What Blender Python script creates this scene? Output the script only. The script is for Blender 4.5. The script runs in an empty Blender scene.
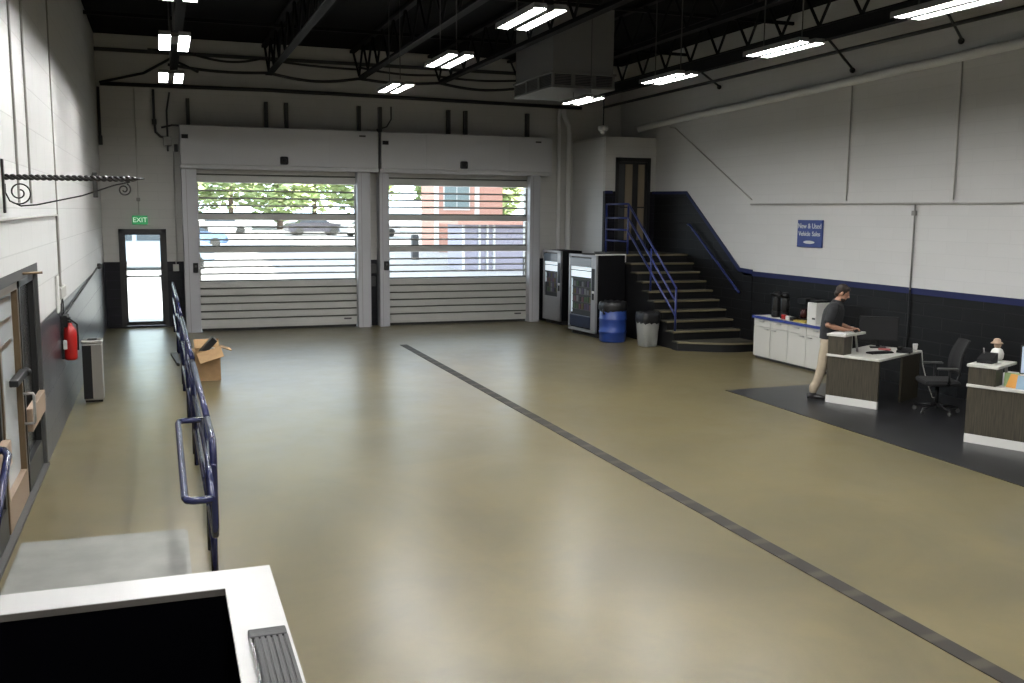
import bpy, bmesh, math, random
from mathutils import Vector, Matrix
random.seed(7)
C = bpy.context.scene.collection
PI = math.pi

# ------------------------------------------------------------------ helpers
class MB:
    """collects shapes into one mesh"""
    def __init__(s): s.v = []; s.f = []; s.m = []; s.sm = []
    def add(s, vs, fs, mi=0, smooth=False):
        b = len(s.v); s.v += [tuple(v) for v in vs]
        for f in fs:
            s.f.append([b + i for i in f]); s.m.append(mi); s.sm.append(smooth)
        return s
    def box(s, x0, x1, y0, y1, z0, z1, mi=0):
        return s.obox(((x0+x1)/2, (y0+y1)/2, (z0+z1)/2), (abs(x1-x0)/2, abs(y1-y0)/2, abs(z1-z0)/2), mi=mi)
    def obox(s, c, h, R=None, mi=0):
        c = Vector(c); vs = []
        for sx in (-1, 1):
            for sy in (-1, 1):
                for sz in (-1, 1):
                    p = Vector((sx*h[0], sy*h[1], sz*h[2]))
                    if R: p = R @ p
                    vs.append(c + p)
        return s.add(vs, [(0,1,3,2),(4,6,7,5),(0,4,5,1),(2,3,7,6),(0,2,6,4),(1,5,7,3)], mi)
    def rbox(s, x0, x1, y0, y1, z0, z1, b=0.02, mi=0):
        """box with all edges chamfered"""
        bm = bmesh.new(); bmesh.ops.create_cube(bm, size=1)
        for v in bm.verts:
            v.co = Vector((x0+(v.co.x+.5)*(x1-x0), y0+(v.co.y+.5)*(y1-y0), z0+(v.co.z+.5)*(z1-z0)))
        bmesh.ops.bevel(bm, geom=list(bm.edges), offset=b, segments=2, profile=.5, affect='EDGES')
        bm.verts.index_update()
        s.add([v.co[:] for v in bm.verts], [[v.index for v in f.verts] for f in bm.faces], mi); bm.free(); return s
    def tube(s, pts, r, n=10, mi=0, caps=True, rs=None):
        pts = [Vector(p) for p in pts]; rings = []; up = None
        for i, p in enumerate(pts):
            if i == 0: d = pts[1]-p
            elif i == len(pts)-1: d = p-pts[i-1]
            else: d = (pts[i+1]-p).normalized()+(p-pts[i-1]).normalized()
            d.normalize()
            if up is None:
                a = Vector((0,0,1)) if abs(d.z) < .9 else Vector((1,0,0))
                up = d.cross(a).normalized()
            else:
                up = (up - d*up.dot(d))
                if up.length < 1e-6: up = d.orthogonal()
                up.normalize()
            w = d.cross(up); rr = rs[i] if rs else r
            ra, rb = (rr if isinstance(rr, tuple) else (rr, rr))
            rings.append([p + up*(ra*math.cos(2*PI*k/n)) + w*(rb*math.sin(2*PI*k/n)) for k in range(n)])
        vs = [v for R_ in rings for v in R_]; fs = []
        for i in range(len(rings)-1):
            for k in range(n):
                fs.append((i*n+k, i*n+(k+1)%n, (i+1)*n+(k+1)%n, (i+1)*n+k))
        s.add(vs, fs, mi, True)
        if caps:
            s.add(rings[0], [tuple(range(n))[::-1]], mi); s.add(rings[-1], [tuple(range(n))], mi)
        return s
    def lathe(s, prof, c=(0,0,0), n=24, mi=0, sq=0):
        """prof: (r,z) from bottom to top, about a vertical axis"""
        vs = []; fs = []
        for r, z in prof:
            for k in range(n):
                a = 2*PI*k/n; cx, cy = math.cos(a), math.sin(a)
                if sq:
                    q = (abs(cx)**sq+abs(cy)**sq)**(-1/sq); cx *= q; cy *= q
                vs.append((c[0]+r*cx, c[1]+r*cy, c[2]+z))
        for i in range(len(prof)-1):
            for k in range(n):
                fs.append((i*n+k, i*n+(k+1)%n, (i+1)*n+(k+1)%n, (i+1)*n+k))
        s.add(vs, fs, mi, True)
        s.add(vs[:n], [tuple(range(n))[::-1]], mi); s.add(vs[-n:], [tuple(range(n))], mi)
        return s
    def prism(s, poly, a0, a1, axis='x', mi=0):
        """poly of 2-d points extruded along axis; x:(y,z) y:(x,z) z:(x,y)"""
        def P(p, a):
            return (a,p[0],p[1]) if axis == 'x' else (p[0],a,p[1]) if axis == 'y' else (p[0],p[1],a)
        n = len(poly); vs = [P(p,a0) for p in poly]+[P(p,a1) for p in poly]
        fs = [tuple(range(n))[::-1], tuple(range(n,2*n))]
        for k in range(n): fs.append((k,(k+1)%n,n+(k+1)%n,n+k))
        return s.add(vs, fs, mi)
    def ball(s, c, r, mi=0, n=12, R=None):
        r = r if isinstance(r, tuple) else (r,r,r); vs = []; fs = []; m = n//2+1
        for i in range(m+1):
            t = PI*i/m
            for k in range(n):
                a = 2*PI*k/n
                p = Vector((r[0]*math.sin(t)*math.cos(a), r[1]*math.sin(t)*math.sin(a), -r[2]*math.cos(t)))
                if R: p = R @ p
                vs.append(Vector(c)+p)
        for i in range(m):
            for k in range(n):
                fs.append((i*n+k, i*n+(k+1)%n, (i+1)*n+(k+1)%n, (i+1)*n+k))
        return s.add(vs, fs, mi, True)
    def build(s, name, mats, parent=None, label=None, world=True, clean=True):
        me = bpy.data.meshes.new(name)
        me.from_pydata(s.v, [], s.f)
        me.polygons.foreach_set('material_index', s.m); me.polygons.foreach_set('use_smooth', s.sm)
        for m in (mats if isinstance(mats, (list, tuple)) else [mats]): me.materials.append(m)
        if clean:
            bm = bmesh.new(); bm.from_mesh(me)
            bmesh.ops.remove_doubles(bm, verts=bm.verts, dist=1e-5)
            bmesh.ops.recalc_face_normals(bm, faces=bm.faces)
            bm.to_mesh(me); bm.free()
        o = bpy.data.objects.new(name, me); C.objects.link(o)
        if parent is not None: attach(o, parent, world)
        if label: o['label'] = label
        return o

WM = {}
def attach(o, parent, world=True):
    o.parent = parent
    if world: o.matrix_parent_inverse = WM.get(parent.name, Matrix.Identity(4)).inverted()
    WM[o.name] = Matrix.Identity(4) if world else WM.get(parent.name, Matrix.Identity(4))
def tag(o, label=None, cat=None, group=None, kind=None):
    if label: o['label'] = label
    if cat: o['category'] = cat
    if group: o['group'] = group
    if kind: o['kind'] = kind
    return o
def thing(name, label, cat, loc=(0,0,0), rz=0, group=None, kind=None):
    o = bpy.data.objects.new(name, None); C.objects.link(o); o.empty_display_size = .1
    o.location = loc; o.rotation_euler = (0,0,rz)
    WM[o.name] = Matrix.Translation(loc) @ Matrix.Rotation(rz,4,'Z')
    return tag(o, label, cat, group, kind)
def struct(name, mb, m, label=None, cat=None, parent=None):
    o = mb.build(name, m, parent)
    if parent is None: tag(o, label, cat, None, 'structure')
    return o
def kids(o): return [c for c in bpy.data.objects if c.parent == o]
def copy_tree(o, parent=None):
    c = o.copy(); C.objects.link(c)
    if parent is not None: c.parent = parent
    for ch in kids(o): copy_tree(ch, c)
    return c

K = .74                        # overall paint lightness indoors
def mat(name,col, rough=.5, metal=0, noise=0, scale=8, bump=0, emit=None, es=0, spec=.5, col2=None, detail=4, stretch=None):
    col = tuple(c*K for c in col); col2 = tuple(c*K for c in col2) if col2 else None
    m = bpy.data.materials.new(name); m.use_nodes = True
    nt = m.node_tree; b = nt.nodes['Principled BSDF']
    b.inputs['Base Color'].default_value = (*col,1); b.inputs['Roughness'].default_value = rough
    b.inputs['Metallic'].default_value = metal; b.inputs['Specular IOR Level'].default_value = spec
    if emit:
        b.inputs['Emission Color'].default_value = (*emit,1); b.inputs['Emission Strength'].default_value = es
    if noise or bump or col2:
        tc = nt.nodes.new('ShaderNodeTexCoord'); src = tc.outputs['Object']
        if stretch:
            mp = nt.nodes.new('ShaderNodeMapping'); mp.inputs['Scale'].default_value = stretch
            nt.links.new(src, mp.inputs['Vector']); src = mp.outputs['Vector']
        nz = nt.nodes.new('ShaderNodeTexNoise')
        nz.inputs['Scale'].default_value = scale; nz.inputs['Detail'].default_value = detail
        nt.links.new(src, nz.inputs['Vector'])
        if noise or col2:
            rp = nt.nodes.new('ShaderNodeValToRGB')
            c2 = col2 or tuple(min(1,c*(1+noise)) for c in col)
            c1 = col if col2 else tuple(c*(1-noise) for c in col)
            rp.color_ramp.elements[0].position = .35; rp.color_ramp.elements[1].position = .65
            rp.color_ramp.elements[0].color = (*c1,1); rp.color_ramp.elements[1].color = (*c2,1)
            nt.links.new(nz.outputs['Fac'], rp.inputs['Fac']); nt.links.new(rp.outputs['Color'], b.inputs['Base Color'])
        if bump:
            bp = nt.nodes.new('ShaderNodeBump'); bp.inputs['Strength'].default_value = bump; bp.inputs['Distance'].default_value = .01
            nt.links.new(nz.outputs['Fac'], bp.inputs['Height']); nt.links.new(bp.outputs['Normal'], b.inputs['Normal'])
    return m

def block_mat(name, col, rough, plane, bw=.4, bh=.2, depth=.35, mortar=.93, spec=.5):
    """painted concrete block; plane 'x' = wall lies in y-z, 'y' = wall lies in x-z"""
    m = bpy.data.materials.new(name); m.use_nodes = True
    nt = m.node_tree; b = nt.nodes['Principled BSDF']; L = nt.links
    b.inputs['Roughness'].default_value = rough; b.inputs['Specular IOR Level'].default_value = spec
    tc = nt.nodes.new('ShaderNodeTexCoord'); sp = nt.nodes.new('ShaderNodeSeparateXYZ'); cb = nt.nodes.new('ShaderNodeCombineXYZ')
    L.new(tc.outputs['Object'], sp.inputs[0])
    L.new(sp.outputs['Y' if plane == 'x' else 'X'], cb.inputs['X']); L.new(sp.outputs['Z'], cb.inputs['Y'])
    br = nt.nodes.new('ShaderNodeTexBrick'); L.new(cb.outputs[0], br.inputs['Vector'])
    br.inputs['Scale'].default_value = 1; br.inputs['Brick Width'].default_value = bw; br.inputs['Row Height'].default_value = bh
    br.inputs['Mortar Size'].default_value = .007; br.inputs['Mortar Smooth'].default_value = .5
    br.inputs['Color1'].default_value = (*col,1); br.inputs['Color2'].default_value = (*[c*.97 for c in col],1)
    br.inputs['Mortar'].default_value = (*[c*mortar for c in col],1)
    L.new(br.outputs['Color'], b.inputs['Base Color'])
    bp = nt.nodes.new('ShaderNodeBump'); bp.inputs['Strength'].default_value = depth; bp.inputs['Distance'].default_value = .01; bp.invert = True
    L.new(br.outputs['Fac'], bp.inputs['Height']); L.new(bp.outputs['Normal'], b.inputs['Normal'])
    return m

def glass_mat(name, tint=(1,1,1), gloss=.08, rough=.02):
    m = bpy.data.materials.new(name); m.use_nodes = True; nt = m.node_tree
    nt.nodes.remove(nt.nodes['Principled BSDF']); out = nt.nodes['Material Output']
    t = nt.nodes.new('ShaderNodeBsdfTransparent'); t.inputs['Color'].default_value = (*tint,1)
    g = nt.nodes.new('ShaderNodeBsdfGlossy'); g.inputs['Roughness'].default_value = rough
    x = nt.nodes.new('ShaderNodeMixShader'); x.inputs['Fac'].default_value = gloss
    nt.links.new(t.outputs[0], x.inputs[1]); nt.links.new(g.outputs[0], x.inputs[2]); nt.links.new(x.outputs[0], out.inputs['Surface'])
    return m

# ------------------------------------------------------------------ materials
M = {}
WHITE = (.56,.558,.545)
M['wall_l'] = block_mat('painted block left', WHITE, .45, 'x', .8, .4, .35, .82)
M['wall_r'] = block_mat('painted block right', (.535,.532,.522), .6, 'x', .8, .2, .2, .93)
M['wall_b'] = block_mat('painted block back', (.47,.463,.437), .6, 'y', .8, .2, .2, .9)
M['black_l'] = block_mat('black base with painted sheen', (.026,.027,.034), .3, 'x', .8, .4, .6, 1.3)  # black base, its reflected sheen painted in as grey
M['black_r'] = block_mat('black block base side', (.0045,.0045,.005), .5, 'x', .8, .2, .6, 2.2, .25)
M['black_b'] = block_mat('black block base back', (.006,.0055,.009), .5, 'y', .8, .2, .5, 2, .25)
M['deck'] = mat('black roof deck', (.006,.006,.007), .9, spec=.1)
M['steel'] = mat('black steel', (.007,.007,.008), .7, spec=.15)
M['blackpipe'] = mat('black pipe', (.014,.014,.014), .5)
M['greystrut'] = mat('dark grey strut', (.06,.06,.058), .6)
M['conduit'] = mat('painted conduit', (.50,.49,.45), .5)
M['whitepipe'] = mat('white painted pipe', (.92,.92,.90), .4)
M['galv'] = mat('galvanised conduit', (.30,.29,.27), .45, .4)
M['doorgrey'] = mat('door aluminium', (.52,.515,.48), .42, .15, .03, 3)
M['housing'] = mat('door housing', (.58,.58,.59), .5, .1)
M['jamb'] = mat('door guide', (.50,.50,.52), .45, .2)
M['rubber'] = mat('black rubber', (.012,.013,.011), .7)
M['hinge'] = mat('slat hinge', (.05,.055,.04), .6)
M['pane'] = glass_mat('clear slat pane', (.93,.95,.95), .06)
M['glass'] = glass_mat('door glass', (.93,.96,.95), .07)
M['blue'] = mat('blue paint', (.018,.030,.155), .35)
M['bluetrim'] = mat('blue trim paint', (.012,.018,.085), .55, spec=.3)
M['bluerail'] = mat('blue gloss rail', (.014,.018,.068), .25)
M['blackp'] = mat('black plastic', (.007,.007,.008), .5, spec=.3)
M['blackm'] = mat('black matte', (.008,.008,.009), .8)
M['frame'] = mat('black door frame', (.012,.012,.012), .4)
M['white'] = mat('white laminate', (.66,.65,.60), .4)
M['whiteb'] = mat('white plastic', (.75,.74,.71), .4)
M['cap'] = mat('white counter cap', (.40,.397,.388), .45)
M['edge'] = mat('grey slab edge', (.10,.09,.08), .6)
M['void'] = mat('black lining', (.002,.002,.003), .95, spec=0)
M['bronze'] = mat('bronze stile', (.16,.11,.06), .4, .5)
M['tan'] = mat('tan bar', (.33,.235,.165), .5, .1)
M['chrome'] = mat('chrome', (.8,.8,.8), .12, 1)
M['brush'] = mat('brushed steel', (.55,.54,.52), .33, 1)
M['card'] = mat('cardboard', (.36,.22,.10), .8, 0, .08, 12)
M['red'] = mat('extinguisher red', (.40,.012,.010), .3)
M['tread'] = mat('worn tread', (.055,.05,.036), .6, 0, .25, 6)
M['nosing'] = mat('pale tread nosing', (.17,.145,.085), .5)
M['woodp'] = mat('dark oak laminate', (.056,.048,.033), .45, 0, .35, 5, stretch=(14,14,.8))
M['skin'] = mat('skin', (.42,.22,.14), .55)
M['shirt'] = mat('dark grey polo', (.016,.017,.019), .9, 0, .15, 20)
M['khaki'] = mat('khaki', (.40,.33,.24), .9, 0, .06, 14)
M['hair'] = mat('brown hair', (.022,.012,.008), .7, 0, .3, 40)
M['shoe'] = mat('dark shoe', (.014,.012,.012), .5)
M['binblue'] = mat('blue drum', (.02,.055,.26), .4)
M['bag'] = mat('black bag', (.006,.006,.007), .5, bump=.8, scale=25)
M['bingrey'] = mat('grey bin', (.30,.30,.28), .5)
M['alum'] = mat('satin aluminium', (.40,.40,.41), .42, .5)
M['vblack'] = mat('vending side', (.004,.004,.005), .5, spec=.2)
M['vdark'] = mat('vending inside', (.03,.032,.035), .6)
M['vlit'] = mat('lit vending header', (.8,.85,.9), .4, emit=(.85,.95,1), es=.6)
M['vstrip'] = mat('lit vending strip', (.8,.9,1), .4, emit=(.8,.95,1), es=.22)
M['lamp'] = mat('lamp lens', (1,1,1), .5, emit=(1.0,1.0,.985), es=134)
M['lamphouse'] = mat('lamp housing', (.22,.22,.22), .6)
M['green'] = mat('exit lettering', (.75,.9,.78), .4, emit=(.7,1,.75), es=.5)
M['greenbg'] = mat('exit face', (.04,.36,.12), .4, emit=(.06,.6,.2), es=.25)
M['signblue'] = mat('sign blue', (.03,.06,.25), .5)
M['signwhite'] = mat('sign lettering', (.70,.72,.75), .5)
M['iron'] = mat('wrought iron', (.022,.020,.018), .3, .3)
M['hvac'] = mat('grey duct', (.17,.17,.17), .55)
M['hvacd'] = mat('dark louvre', (.03,.03,.03), .6)
M['ribgrey'] = mat('ribbed grey', (.055,.055,.056), .65, spec=.3)
M['paper'] = mat('paper', (.72,.72,.70), .7)
M['yellow'] = mat('yellow card', (.55,.42,.08), .6)
M['orange'] = mat('orange card', (.65,.30,.05), .6)
M['lgreen'] = mat('green card', (.25,.36,.14), .6)
M['lblue'] = mat('pale blue card', (.25,.38,.50), .6)
M['screen'] = mat('lit screen', (.4,.5,.6), .3, emit=(.55,.62,.85), es=.35)
M['pink'] = mat('pink', (.45,.12,.12), .5)
M['doorslat'] = mat('tan door stripe', (.25,.20,.13), .6)
M['doorslate'] = mat('grey door stripe', (.045,.047,.05), .5)
M['meshfab'] = mat('chair mesh', (.008,.008,.009), .85, bump=.5, scale=60)

def floor_mat():
    m = bpy.data.materials.new('polished concrete'); m.use_nodes = True; nt = m.node_tree; L = nt.links
    b = nt.nodes['Principled BSDF']; tc = nt.nodes.new('ShaderNodeTexCoord')
    def nz(scale, det=5, dist=0, rough=.6):
        n = nt.nodes.new('ShaderNodeTexNoise'); n.inputs['Scale'].default_value = scale; n.inputs['Detail'].default_value = det
        n.inputs['Distortion'].default_value = dist; n.inputs['Roughness'].default_value = rough
        L.new(tc.outputs['Object'], n.inputs['Vector']); return n
    a = nz(.55, 6, .8); c = nz(2.2, 8, .5, .72)
    r1 = nt.nodes.new('ShaderNodeValToRGB'); e = r1.color_ramp.elements
    e[0].position = .36; e[0].color = (.094,.079,.041,1); e[1].position = .66; e[1].color = (.132,.108,.053,1)
    L.new(a.outputs['Fac'], r1.inputs['Fac'])
    r2 = nt.nodes.new('ShaderNodeValToRGB'); e = r2.color_ramp.elements
    e[0].position = .3; e[0].color = (.80,.815,.85,1); e[1].position = .6; e[1].color = (1,1,1,1)
    L.new(c.outputs['Fac'], r2.inputs['Fac'])
    mx = nt.nodes.new('ShaderNodeMix'); mx.data_type = 'RGBA'; mx.blend_type = 'MULTIPLY'; mx.inputs[0].default_value = 1
    L.new(r1.outputs['Color'], mx.inputs[6]); L.new(r2.outputs['Color'], mx.inputs[7])
    L.new(mx.outputs[2], b.inputs['Base Color'])
    r3 = nt.nodes.new('ShaderNodeMapRange'); r3.inputs['To Min'].default_value = .24; r3.inputs['To Max'].default_value = .40
    L.new(c.outputs['Fac'], r3.inputs['Value']); L.new(r3.outputs[0], b.inputs['Roughness'])
    b.inputs['Specular IOR Level'].default_value = .38
    return m
M['floor'] = floor_mat()
M['walk'] = M['floor']
M['slab'] = mat('pale grey concrete', (.22,.22,.20), .6, 0, .12, 3, .1, detail=8)
M['darkfloor'] = mat('dark vinyl floor', (.015,.015,.017), .32, 0, .35, 2.5, detail=8)
def drain_mat():
    m = mat('drain grating', (.05,.045,.04), .7, spec=.2); nt = m.node_tree; L = nt.links; b = nt.nodes['Principled BSDF']
    tc = nt.nodes.new('ShaderNodeTexCoord'); w = nt.nodes.new('ShaderNodeTexWave'); w.bands_direction = 'Y'
    w.inputs['Scale'].default_value = .78; w.inputs['Distortion'].default_value = .0
    L.new(tc.outputs['Object'], w.inputs['Vector'])
    r = nt.nodes.new('ShaderNodeValToRGB'); e = r.color_ramp.elements
    e[0].position = .05; e[0].color = (.05,.044,.034,1); e[1].position = .25; e[1].color = (.024,.021,.018,1)
    L.new(w.outputs['Fac'], r.inputs['Fac']); L.new(r.outputs['Color'], b.inputs['Base Color']); return m
M['drain'] = drain_mat()

# ------------------------------------------------------------------ room dimensions (metres)
XL, XR, YB, YF, ZC = -1.20, 11.55, 23.6, -3.0, 6.60
ZW = .12                       # raised walkway along the left wall
BASE = 1.62                    # top of the dark painted base

# floor, walkway, dark floor
struct('floor', MB().box(XL-.3, XR+.3, YF, YB+.25, -.2, 0), M['floor'], 'tan polished concrete floor of the service hall', 'floor')
struct('floor_walkway', MB().box(XL, .365, YF, YB, 0, ZW), M['walk'], 'raised tan concrete walkway along the left wall', 'floor')
struct('floor_ramp', MB().prism([(-1.14,5.2),(.13,5.2),(.13,8.30),(.10,8.36),(-1.14,8.40)], ZW, ZW+.012, 'z'), M['slab'], 'pale grey concrete slab set on the walkway', 'floor')
struct('floor_office', MB().prism([(8.36,3.0),(XR,3.0),(XR,13.3),(8.43,13.22)], 0, .006, 'z'), M['darkfloor'], 'dark grey vinyl floor of the sales corner', 'floor')
tag(MB().box(4.69, 4.84, 1.5, 19.9, 0, .007).build('trench_drain', M['drain']),
    'long narrow dark grated trench drain running along the tan floor', 'drain')

# ceiling
struct('ceiling', MB().box(XL-.3, XR+.3, YF-.2, YB+.25, ZC, ZC+.2), M['deck'], 'black painted roof deck', 'ceiling')

# right wall
w = MB(); w.box(XR, XR+.25, YF, YB+.25, BASE, ZC); w.box(XR, XR+.25, YF, YB+.25, 0, BASE, 1)
struct('wall_right', w, [M['wall_r'], M['black_r']], 'white painted block wall with black base on the right', 'wall')
struct('trim_1', MB().box(XR-.012, XR+.01, YF, 17.6, 1.53, BASE+.01), M['bluetrim'], 'blue painted stripe along the right wall', 'trim')
# black paint following the stair, with blue upper edge
st = MB().prism([(17.25,0),(17.25,1.66),(17.72,1.68),(20.04,3.32),(21.6,3.34),(21.6,0)], XR-.012, XR+.01, 'x')
struct('wall_stair_base', st, M['black_r'], 'black stair dado on the right wall rising with the steps', 'wall')
tr = MB()
tr.prism([(17.25,1.57),(17.25,1.66),(17.72,1.68),(20.04,3.32),(21.6,3.34),(21.6,3.27),(20.07,3.25),(17.76,1.60)], XR-.022, XR-.006, 'x')
struct('trim_2', tr, M['bluetrim'], 'blue painted edge rising along the stair dado', 'trim')
# left wall with the storefront opening
w = MB(); OY0, OY1, OZ = 6.2, 11.05, 2.25
T = .28
w.box(XL-T, XL, OY1, YB+.25, BASE, ZC); w.box(XL-T, XL, YF, OY0, BASE, ZC); w.box(XL-T, XL, OY0, OY1, OZ, ZC)
w.box(XL-T, XL, OY1, YB+.25, 0, BASE, 1); w.box(XL-T, XL, YF, OY0, 0, BASE, 1)
struct('wall_left', w, [M['wall_l'], M['black_l']], 'white painted block wall on the left, black base greyed by painted sheen', 'wall')
# back wall with two door openings and the exit door opening
w = MB(); T = .25
D1 = (.80, 4.50); D2 = (5.21, 8.92); DZ = 3.9; EX = (-.87, .14); EZ = 2.36
def bseg(x0, x1, z0, z1):
    if z0 < BASE < z1:
        w.box(x0, x1, YB, YB+T, z0, BASE, 1); w.box(x0, x1, YB, YB+T, BASE, z1, 0)
    else: w.box(x0, x1, YB, YB+T, z0, z1, 0 if z0 >= BASE else 1)
bseg(XL-.3, EX[0], 0, ZC); bseg(EX[1], D1[0], 0, ZC); bseg(D1[1], D2[0], 0, ZC); bseg(D2[1], XR+.3, 0, ZC)
bseg(EX[0], EX[1], EZ, ZC); bseg(D1[0], D1[1], DZ, ZC); bseg(D2[0], D2[1], DZ, ZC)
w.box(EX[0], EX[1], YB, YB+T, 0, ZW+.04, 1)
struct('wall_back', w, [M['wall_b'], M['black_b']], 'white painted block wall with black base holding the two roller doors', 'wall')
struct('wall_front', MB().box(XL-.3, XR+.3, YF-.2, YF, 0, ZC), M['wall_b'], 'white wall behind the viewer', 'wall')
# closed vestibule behind the storefront
w = MB(); w.box(-3.4, -3.3, 5, 12.4, 0, 2.6); w.box(-3.4, XL-.28, 12.3, 12.4, 0, 2.6); w.box(-3.4, XL-.28, 5, 5.1, 0, 2.6); w.box(-3.4, XL-.28, 5, 12.4, 2.5, 2.6); w.box(-3.4, XL-.28, 5, 12.4, 0, .1)
struct('wall_vestibule', w, mat('dim vestibule', (.05,.05,.05), .8), 'dark vestibule behind the storefront doors', 'wall')

# partition block under the roof at the head of the stair
BX, BY, BT = 10.19, 21.6, 4.58
w = MB()
DX0, DX1, LZ = 10.46, 11.40, 1.87
def pseg(x0, x1, z0, z1):
    w.box(x0, x1, BY, BY+.12, z0, z1, 0 if z0 >= 3.3 else 1)
pseg(BX, DX0, 0, 3.33); pseg(BX, DX0, 3.33, BT); pseg(DX1, XR, 0, 3.33); pseg(DX1, XR, 3.33, BT); pseg(DX0, DX1, 4.14, BT); pseg(DX0, DX1, 0, LZ)
w.box(BX, BX+.12, BY+.12, YB, 0, BT, 2); w.box(BX, XR, BY, YB, BT, BT+.05, 0)
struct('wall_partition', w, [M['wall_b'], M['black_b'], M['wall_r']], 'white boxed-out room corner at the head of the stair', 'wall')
struct('trim_3', MB().box(BX-.005, DX0-.07, BY-.012, BY+.01, 3.27, 3.34).box(DX1+.07, XR-.02, BY-.012, BY+.01, 3.27, 3.34), M['bluetrim'], 'blue painted edge beside the stair door', 'trim')

# ------------------------------------------------------------------ roller doors
def rolling_door(name, x0, x1, hx0, hx1, jl, jr, sx, label, struts, notch):
    k = .985
    root = thing(name, label, 'door', ((x0+x1)/2, YB, 0), 0, None, 'structure')
    h = MB(); h.rbox(hx0, hx1, 22.98, YB-.002, 3.80, 4.66, .012); h.box(hx0+1.1, hx0+1.104, 22.976, 22.99, 3.81, 4.65, 1); h.box(hx1-1.15, hx1-1.146, 22.976, 22.99, 3.81, 4.65, 1)
    h.box(hx0-.02, hx1+.02, 23.05, YB-.002, 3.72, 3.80)
    ho = h.build('housing', [M['housing'], M['jamb']], root)
    MB().box(hx0+.03, hx0+.17, 22.95, 22.985, 4.36, 4.45).build('status_light', M['blackp'], ho)
    MB().box(hx1-.45, hx1-.30, 22.97, 22.985, 4.52, 4.56).build('name_plate', M['greystrut'], ho)
    s = MB(); s.rbox(sx-.09, sx+.09, 22.88, 22.985, 3.84, 4.02, .03); s.ball((sx, 22.875, 3.93), (.05,.02,.05))
    s.build('motion_sensor', M['blackp'], ho)
    for a, b in (jl, jr):
        j = MB(); j.rbox(a, b, 23.25, YB-.002, 0, 3.73, .01); j.box(a+(b-a)*.3, a+(b-a)*.33, 23.243, 23.255, .02, 3.7, 1)
        j.build('side_guide', [M['jamb'], M['galv']], root)
    # curtain
    yc = 23.50
    pitch = .172
    def slats(z0, z1, nm='slat_panel'):
        n = max(1, round((z1-z0)/pitch)); hh = (z1-z0)/n; m = MB()
        for i in range(n):
            a, b = z0+i*hh, z0+(i+1)*hh
            m.prism([(yc, a+.012), (yc-.028, a+.022), (yc-.028, b-.026), (yc, b-.014), (yc+.03, b-.014), (yc+.03, a+.012)], x0, x1, 'x', 0)
            m.box(x0, x1, yc-.003, yc+.025, b-.016, b+.013, 1)
        return m.build(nm, [M['doorgrey'], M['hinge']], root)
    def window(z0, z1):
        n = 4; hh = (z1-z0)/n; m = MB()
        for i in range(1, n):
            m.box(x0, x1, yc-.012, yc+.02, z0+i*hh-.018,z0+i*hh+.018,1)
            m.box(x0, x1, yc-.018, yc-.012, z0+i*hh-.004,z0+i*hh+.022,0)
        m.box(x0, x0+.035, yc-.02, yc+.02, z0, z1); m.box(x1-.035, x1, yc-.02, yc+.02, z0, z1)
        f = m.build('window_panel', [M['doorgrey'], M['hinge']], root)
        MB().box(x0+.03, x1-.03, yc+.002, yc+.008, z0, z1).build('pane', M['pane'], f)
    slats(.10, 1.17); window(1.17, 1.80); slats(1.80, 1.97); window(1.97, 2.56); slats(2.56, 2.73); window(2.73, 3.41); slats(3.41, 3.80)
    b = MB(); b.rbox(x0, x1, yc-.035, yc+.04, .06, .14, .008); b.box(x1-.32, x1-.14, yc-.038, yc-.03, .19, .225, 1); b.build('bottom_rail', [M['doorgrey'], M['greystrut']], root)
    MB().box(x0+.02, x1-.02, yc-.02, yc+.03, .0, .065).build('bottom_seal', M['rubber'], root)
    for i, xs in enumerate(struts):
        MB().box(xs-.04, xs+.04, 23.45, YB-.002, 4.66, 5.28).build('hanger_strut', M['greystrut'], root)
    # push-button box on the left guide
    c = MB(); c.rbox(jl[1]-.14, jl[1]-.03, 23.17, 23.252, 1.38, 1.60, .012); c.box(jl[1]-.11, jl[1]-.06, 23.16, 23.18, 1.50, 1.55, 1)
    c.build('control_box', [M['blackp'], M['greystrut']], root)
    return root
rolling_door('door_1', .83, 4.47, .50, 4.93, (.50,.83), (4.47,4.78), 2.74, 'left grey slatted roller door with three clear window bands beside the exit door', (.70,2.42,2.88,4.58), True)
rolling_door('door_2', 5.24, 8.88, 5.00, 9.36, (5.00,5.24), (8.88,9.16), 7.03, 'right grey slatted roller door with three clear window bands beside the vending machines', (5.09,6.80,7.24,8.88), True)

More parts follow.
